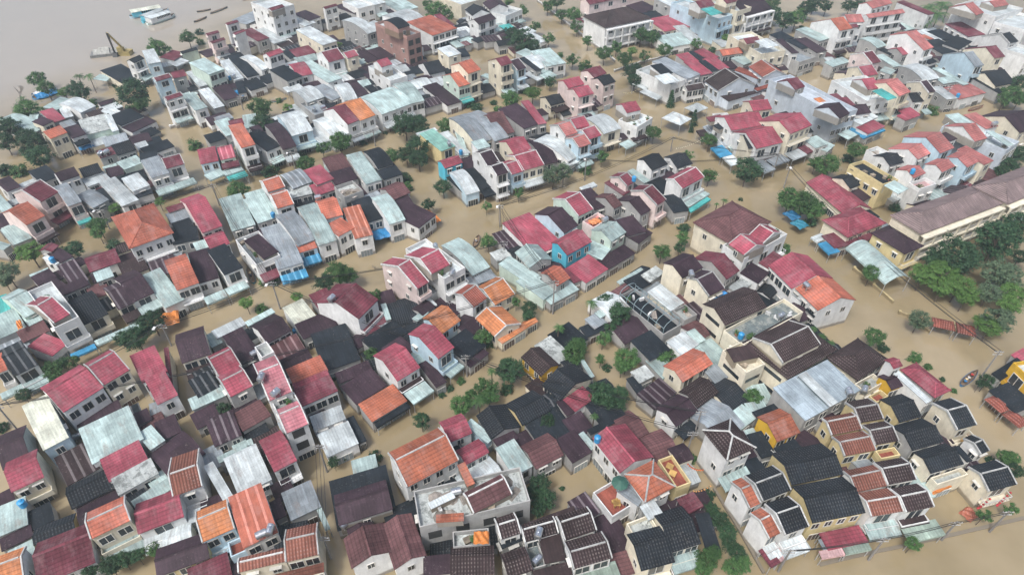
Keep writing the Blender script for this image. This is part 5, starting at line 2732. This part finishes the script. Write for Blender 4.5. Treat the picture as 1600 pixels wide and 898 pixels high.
# ------------------------------------------------------------------ people in the boats
def person(p, facing, shirt, trousers, lab, px, py, hat):
    m, nt, b = new_mat('clothes and skin')
    oc = N(nt, "ShaderNodeTexCoord").outputs['Object']
    xyz = N(nt, "ShaderNodeSeparateXYZ")
    nt.links.new(oc, xyz.inputs[0])
    c1 = mixc(nt, ramp(nt, xyz.outputs[2], .27, .275, 0, 1), trousers, shirt)
    c2 = mixc(nt, ramp(nt, xyz.outputs[2], .66, .665, 0, 1), c1, (.42, .25, .17))
    nt.links.new(c2, b.inputs['Base Color'])
    vs = [(0, 0, .12), (0, .01, .34), (0, .01, .56), (0, .02, .66), (0, .04, .78), (0, .04, .88),
          (-.10, .02, .10), (-.13, .40, .17), (-.13, .44, -.22), (-.13, .54, -.26),
          (.10, .02, .10), (.13, .40, .17), (.13, .44, -.22), (.13, .54, -.26),
          (-.19, .01, .56), (-.24, .08, .32), (-.17, .30, .26), (-.15, .38, .25), (.19, .01, .56), (.24, .08, .32), (.17, .30, .26), (.15, .38, .25)]
    es = [(0, 1), (1, 2), (2, 3), (3, 4), (4, 5), (0, 6), (6, 7), (7, 8), (8, 9), (0, 10), (10, 11), (11, 12), (12, 13), (2, 14), (14, 15), (15, 16), (16, 17), (2, 18), (18, 19), (19, 20), (20, 21)]
    rd = [.15, .14, .15, .055, .10, .085, .10, .075, .055, .05, .10, .075, .055, .05, .065, .05, .04, .035, .065, .05, .04, .035]
    me = bpy.data.meshes.new('person')
    me.from_pydata(vs, es, [])
    me.materials.append(m)
    o = link('person', me)
    sk = o.modifiers.new('skin', 'SKIN')
    for i, r in enumerate(rd):
        me.skin_vertices[0].data[i].radius = (r, r)
    me.skin_vertices[0].data[0].use_root = True
    o.modifiers.new('sub', 'SUBSURF').levels = 1
    o.location = p
    o.rotation_euler = (0, 0, facing)
    k = MB()
    if hat:
        k.tube((0, .04, .93), (0, .04, 1.06), .24, .01, 12)
        k.build('conical_hat', [plain('straw', (.55, .45, .26), .8)], o)
    else:
        k.tube((0, .02, .86), (0, .02, .95), .105, .05, 10)
        k.build('hair', [plain('black hair', (.02, .017, .015), .6)], o)
    tag(o, lab, 'person', 'people in boats', px, py)


def crew(p0, p1, seats):
    a, c = at(*p0), at(*p1)
    f = math.atan2(c.y - a.y, c.x - a.x) - math.pi / 2
    for t, shirt, hat, lab in seats:
        q = a.lerp(c, t)
        q.z = .30
        px, py = p0[0] + (p1[0] - p0[0]) * t, p0[1] + (p1[1] - p0[1]) * t
        person(q, f, shirt, (.05, .05, .07), lab, px, py, hat)



crew(Z(1280, 540, 1100, 318), Z(1280, 540, 1225, 202), ((.2, (.05, .25, .55), True, 'person in blue shirt and conical hat seated at the stern of the blue boat'),
     (.42, (.6, .6, .6), False, 'person in white shirt seated amidships in the blue boat'), (.62, (.5, .05, .05), False, 'person in red life jacket seated toward the bow of the blue boat')))
crew(Z(320, 360, 388, 418), Z(320, 360, 335, 300), ((.45, (.12, .12, .14), True, 'person in dark shirt and conical hat seated in the boat at the lane end'),))
crew(Z(640, 360, 506, 135), Z(640, 360, 540, 48), ((.4, (.4, .4, .42), True, 'person in grey shirt and conical hat in the narrow dark boat'),))

# ------------------------------------------------------------------ excavator working off the river bank
p = at(*Z(0, 0, 985, 425), 0)
ex = empty('excavator', (p.x, p.y, Z_BED))
yel = plain('worn yellow paint', (.42, .33, .12), .6, .25)
drk = plain('dark steel', (.05, .05, .05), .6, .3)
b = MB()
b.box(-2.0, 2.0, -1.5, 1.5, 1.0, 2.6)
b.box(-1.9, .2, -1.3, 0, 2.6, 4.0)
b.build('cab', [yel], ex)
for s in (-1, 1):
    b = MB()
    b.box(-2.4, 2.4, s * 1.7 - .35, s * 1.7 + .35, 0, 1.0)
    b.build('track', [drk], ex)
el = at(*Z(0, 0, 832, 258), 9.0) - ex.location
bk = at(*Z(0, 0, 895, 415), 1.2) - ex.location
b = MB()
b.tube((0, 0, 2.6), el, .45, .3, 6)
b.build('boom', [yel], ex)
b = MB()
b.tube(el, bk, .38, .3, 6)
arm = b.build('arm', [drk], ex)
b = MB()
b.prism([(-.8, 0), (.8, 0), (1.0, 1.2), (-.2, 1.4)], -.8, .8)
o = b.build('bucket', [drk], arm)
o.location = bk - Vector((0, 0, 1.2))
tag(ex, 'yellow long boom excavator dipping its dark arm into the river', 'excavator', None, 195, 78, 'yellow excavator')
q = at(*Z(0, 0, 850, 425), 0)
bg = empty('barge', (q.x, q.y, 0), .35)
b = MB()
b.box(-5.5, 5.5, -2.2, 2.2, -.5, .9)
b.build('hull', [plain('rusty grey barge', (.19, .19, .18), .8, .35)], bg)
for i, (x, y, s) in enumerate(((-3, .3, 1.3), (-.6, -.4, 1.7), (2.2, .4, 1.2))):
    b = MB()
    b.prism([(-1.1 * s, .9), (1.1 * s, .9), (.1, .9 + s)], x - 1.1 * s, x + .8 * s)
    b.build('spoil_heap', [plain('grey dredged gravel', (.27, .27, .25), .95, .4)], bg)
tag(bg, 'grey barge loaded with dredged gravel beside the excavator', 'barge', None, 168, 84)

# ------------------------------------------------------------------ tarpaulins
def tarp(q0, q1, q2, z, col, lab, amp=.12):
    a, b_, c = at(*q0, z), at(*q1, z), at(*q2, z)
    mid, u, v, L, D, xd = frame_from(a, b_, c)
    cen = mid + v * D / 2
    k = MB()
    rg = random.Random(int(q0[0] * 7))
    n, m_ = 10, 8
    G = [[(-L / 2 + L * i / n, -D / 2 + D * j / m_, amp * math.sin(i * 1.3 + j * .9 + q0[0]) + rg.uniform(-.04, .04) - (.3 if j in (0, m_) or i in (0, n) else 0)) for j in range(m_ + 1)] for i in range(n + 1)]
    for i in range(n):
        for j in range(m_):
            P = [G[i][j], G[i + 1][j], G[i + 1][j + 1], G[i][j + 1]]
            k.poly(P)
            k.poly([(x, y, w - .03) for x, y, w in reversed(P)])
    o = k.build('tarpaulin', [plain('tarpaulin ' + str(col), col, .5, .12)])
    o.location = cen
    o.rotation_euler = (0, 0, math.atan2(xd.y, xd.x))
    tag(o, lab, 'tarpaulin', 'tarpaulins', q1[0], q1[1])


ORG, BLU = (.55, .19, .04), (.02, .17, .36)
for z, col, lab, T, pts in (
        (2.2, BLU, 'bright blue tarpaulin sheltering a shopfront beside orange roofs in the central left street', (320, 360), (1290, 0, 1420, -35, 1435, 40)),
        (1.4, ORG, 'orange tarpaulin hanging off a purple roof at a street bend', (640, 180), (105, 735, 145, 720, 215, 825)),
        (2.4, ORG, 'orange tarpaulin hung in front of a pale roofed shop, left street', (0, 360), (1245, 645, 1385, 608, 1402, 705)),
        (2.6, ORG, 'orange tarpaulin strung under the riverside houses, lower right', (1280, 718), (865, 235, 1010, 170, 1030, 205)),
        (6.6, ORG, 'orange tarpaulin spread on an unfinished roof terrace, bottom centre', (640, 718), (500, 545, 620, 545, 632, 645)),
        (2.3, BLU, 'small blue tarpaulin over a dark shed, upper left', (320, 0), (222, 705, 262, 692, 282, 745)),
        (2.3, BLU, 'long blue tarpaulin awning under a dark roof, upper left', (0, 180), (600, 250, 705, 212, 718, 238)),
        (5.6, (.6, .22, .08), 'orange sheet drying on a pinkish roof terrace near the centre', (640, 180), (1390, 815, 1460, 790, 1490, 825)),
        (2.6, (.015, .11, .22), 'blue tarpaulin stall roof under street trees, upper of two', (960, 180), (1310, 755, 1385, 730, 1430, 800)),
        (2.5, (.015, .15, .22), 'teal blue tarpaulin stall roof under street trees, lower of two', (960, 180), (1370, 830, 1440, 800, 1500, 860)),
        (5.0, (.05, .28, .6), 'crumpled blue and white tarpaulin beside dark roofs, right of centre', (960, 360), (740, 505, 860, 460, 880, 490)),
        (.5, (.32, .10, .06), 'rust red sheet debris floating by the lower right houses', (1280, 718), (1095, 400, 1165, 350, 1225, 450)),
        (4.9, ORG, 'orange sheet lying on a teal roof, far left', (0, 360), (115, 700, 155, 685, 195, 740))):
    tarp(*[(T[0] + pts[i] / ZF, T[1] + pts[i + 1] / ZF) for i in (0, 2, 4)], z, col, lab)

# ------------------------------------------------------------------ low walls along the streets
def low_wall(pts, h, wc, lab, w=.25, coping=True):
    P = [at(*q, h * .5) for q in pts]
    o0 = P[0].copy()
    o0.z = Z_BED
    b, k = MB(), MB()
    for a, c in zip(P, P[1:]):
        d = (c - a)
        d.z = 0
        n = max(1, int(d.length / 3))
        sd = Vector((-d.y, d.x, 0)).normalized() * w / 2
        for bb, z0, z1, ww in ((b, 0, h - Z_BED, 1.0), (k, h - Z_BED + .004, h - Z_BED + .1, 1.5)):
            q = [a - sd * ww - o0, c - sd * ww - o0, c + sd * ww - o0, a + sd * ww - o0]
            bb.hexa([(p.x, p.y, z0) for p in q] + [(p.x, p.y, z1) for p in q])
        for i in range(n):
            p = a + d * (i / n) - o0
            k.box(p.x - .22, p.x + .22, p.y - .22, p.y + .22, 0, h - Z_BED + .3)
    r = empty('boundary_wall', o0)
    b.build('wall', [wall_mat(wc)], r)
    if coping:
        k.build('pillars_and_coping', [wall_mat(wc)], r)
    r['kind'] = 'thing'
    tag(r, lab, 'wall', 'low walls along the streets', pts[len(pts) // 2][0], pts[len(pts) // 2][1])


low_wall([Z(1280, 360, 272, 300), Z(1280, 360, 420, 425), Z(1280, 360, 575, 560)], .7, 'y', 'low ochre yellow wall beside the arched green canopy')
low_wall([Z(1280, 360, 625, 640), Z(1280, 360, 700, 665), Z(1280, 360, 860, 790)], .5, 'y', 'short ochre wall stub ending at a riverside tree')
low_wall([Z(640, 0, 1000, 12), Z(640, 0, 1260, 212), Z(640, 0, 1480, 380), Z(640, 0, 1600, 478)], .9, 'w', 'long white wall beside the pink colonial building')
low_wall([Z(960, 0, 0, 556), Z(960, 0, 200, 490), Z(960, 0, 420, 440)], .7, 'w', 'white wall along the street behind the red roofed sheds')
low_wall([Z(960, 0, 540, 400), Z(960, 0, 690, 370)], .7, 'w', 'short white wall in front of the pale green roof, top right')
low_wall([Z(1280, 718, 0, 815), Z(1280, 718, 380, 725), Z(1280, 718, 660, 668), Z(1280, 718, 1000, 590), Z(1280, 718, 1260, 530), Z(1280, 718, 1600, 450)], .12, 'g', 'long grey quay edge along the river at the lower right', .5, False)
low_wall([Z(960, 718, 775, 220), Z(960, 718, 960, 520), Z(960, 718, 1165, 880)], .4, 'g', 'pale wall along the alley below the white house with dark windows', .4, False)
low_wall([Z(320, 180, 1200, 190), Z(320, 180, 1365, 150)], .8, 'w', 'short white wall before the orange roofed house, upper centre')
low_wall([Z(0, 180, 1330, 95), Z(0, 180, 1470, 60), Z(0, 180, 1596, 30)], .9, 'w', 'white garden wall beside the straight lane, upper left')

# ------------------------------------------------------------------ lantern strings and parasol
def lanterns(q0, q1, z, n, col, r, lab, name='lantern_string'):
    a, c = at(*q0, z), at(*q1, z)
    k = MB()
    pr = None
    P = []
    for i in range(n + 1):
        t = i / n
        p = a.lerp(c, t) - Vector((0, 0, .5 * 4 * t * (1 - t)))
        if pr is not None:
            k.tube(pr, p, .02, seg=4, cap=False)
        pr = p
        P.append(p)
    o = k.build(name, [M_WIRE])
    for p in P:
        l = MB()
        for z0, z1, r0, r1 in ((-r * .9, -r * .4, r * .4, r), (-r * .4, r * .4, r, r), (r * .4, r * .9, r, r * .4)):
            l.tube(p + Vector((0, 0, z0 - r)), p + Vector((0, 0, z1 - r)), r0, r1, 8)
        l.build('lantern', [plain('lantern cloth ' + str(col), col, .6)], o)
    tag(o, lab, 'lanterns', 'strings of lanterns and lights', (q0[0] + q1[0]) / 2, (q0[1] + q1[1]) / 2)


RED = (.45, .03, .04)
lanterns(Z(1280, 718, 1495, 250), Z(1280, 718, 1390, 350), 2.6, 6, RED, .16, 'string of red lanterns in front of the corner house, lower right')
lanterns(Z(1280, 718, 1335, 300), Z(1280, 718, 1240, 372), 2.6, 5, RED, .16, 'string of red lanterns under the eave of the corner house')
lanterns(Z(960, 718, 575, 30), Z(960, 718, 690, 75), 3.5, 8, (.5, .12, .03), .13, 'string of orange lanterns over the alley beside the rooftop cafe')
lanterns(Z(960, 718, 620, 240), Z(960, 718, 750, 200), 3.5, 6, (.6, .3, .1), .12, 'string of yellow lanterns over the alley by the maroon canopy')
lanterns(Z(960, 540, 470, 830), Z(960, 540, 560, 800), 3.0, 5, RED, .16, 'string of red lanterns at the alley mouth below the crimson roof')
lanterns(Z(960, 180, 485, 258), Z(960, 180, 690, 178), 4.0, 14, (.75, .7, .5), .11, 'string of pale festoon lights across the upper right street', 'festoon_lights')
lanterns(Z(960, 0, 75, 722), Z(960, 0, 190, 690), 4.0, 9, (.75, .65, .35), .11, 'string of yellow festoon lights left of the long white house', 'festoon_lights')
p, hi = on_roof(*Z(960, 718, 22, 285))
um = empty('parasol', p)
b = MB()
b.tube((0, 0, 0), (0, 0, 2.3), .04, seg=6)
b.build('pole', [M_POST], um)
b = MB()
b.tube((0, 0, 1.9), (0, 0, 2.5), 1.2, .05, 8)
b.build('canopy', [plain('dark green canvas', (.03, .10, .075), .7)], um)
tag(um, 'dark green parasol on a red tiled roof terrace', 'parasol', None, *Z(960, 718, 22, 270))


# ------------------------------------------------------------------ labels: say which one
def art(s):
    return ('an ' if s[0] in 'aeiou' else 'a ') + s


def rel(a, b):
    dx, dy = b['x'] - a['x'], (b['y'] - a['y']) * 1.25
    if abs(dx) > abs(dy):
        return 'left of' if dx > 0 else 'right of'
    return 'behind' if dy > 0 else 'in front of'


ROWS = ['top', 'upper', 'middle', 'lower', 'bottom']
COLS = ['far left', 'left', 'centre', 'right', 'far right']


def cell(t):
    r = min(4, max(0, int(t['y'] / 180)))
    c = min(4, max(0, int(t['x'] / 320)))
    return f"{ROWS[r]} {COLS[c]}"


REFS = [t for t in THINGS if t['short']]
groups = {}
for t in THINGS:
    groups.setdefault(t['base'], []).append(t)
for base, mem in groups.items():
    if len(mem) == 1:
        continue
    for t in mem:
        nb = sorted((((q['x'] - t['x']) ** 2 + ((q['y'] - t['y']) * 1.25) ** 2, i) for i, q in enumerate(REFS) if q is not t))[:7]
        t['ph'] = []
        for d, i in nb:
            s = f"{rel(t, REFS[i])} {art(REFS[i]['short'])}"
            if s not in t['ph']:
                t['ph'].append(s)
        t['cell'] = cell(t)
    cnt, cnt2, cnt3 = {}, {}, {}
    for t in mem:
        for s in t['ph']:
            cnt[s] = cnt.get(s, 0) + 1
            cnt2[(s, t['cell'])] = cnt2.get((s, t['cell']), 0) + 1
        cnt3[t['cell']] = cnt3.get(t['cell'], 0) + 1
    nw = len(base.split())
    rest = []
    for t in mem:
        lab = None
        for s in t['ph'][:5]:
            if cnt[s] == 1 and nw + len(s.split()) <= 16:
                lab = f"{base}, {s}"
                if nw + len(s.split()) + len(t['cell'].split()) <= 16:
                    lab += f", {t['cell']}"
                break
        if not lab and cnt3[t['cell']] == 1:
            lab = f"{base}, {t['cell']}"
        if not lab:
            for s in t['ph'][:5]:
                if cnt2[(s, t['cell'])] == 1 and nw + len(s.split()) + len(t['cell'].split()) <= 16:
                    lab = f"{base}, {s}, {t['cell']}"
                    break
        if lab:
            t['o']['label'] = lab
        else:
            rest.append(t)
    by = {}
    for t in rest:
        by.setdefault(t['cell'], []).append(t)
    ORD = ['leftmost', 'second from left', 'third from left', 'fourth from left', 'fifth from left', 'sixth from left', 'seventh from left', 'eighth from left', 'ninth from left', 'tenth from left', 'eleventh from left', 'twelfth from left', 'thirteenth from left', 'fourteenth from left', 'fifteenth from left',
           'sixteenth from left', 'seventeenth from left', 'eighteenth from left', 'nineteenth from left', 'twentieth from left', 'rightmost']
    for ce, ts in by.items():
        allc = sorted([t for t in mem if t['cell'] == ce], key=lambda q: q['x'])
        for t in ts:
            i = allc.index(t)
            bb = base if len(base.split()) + len(ce.split()) + len(ORD[min(i, 20)].split()) <= 16 else base.replace(' with white edges', '').replace(' and balcony', '')
            t['o']['label'] = f"{bb}, {ce}, {ORD[min(i, 20)]}"
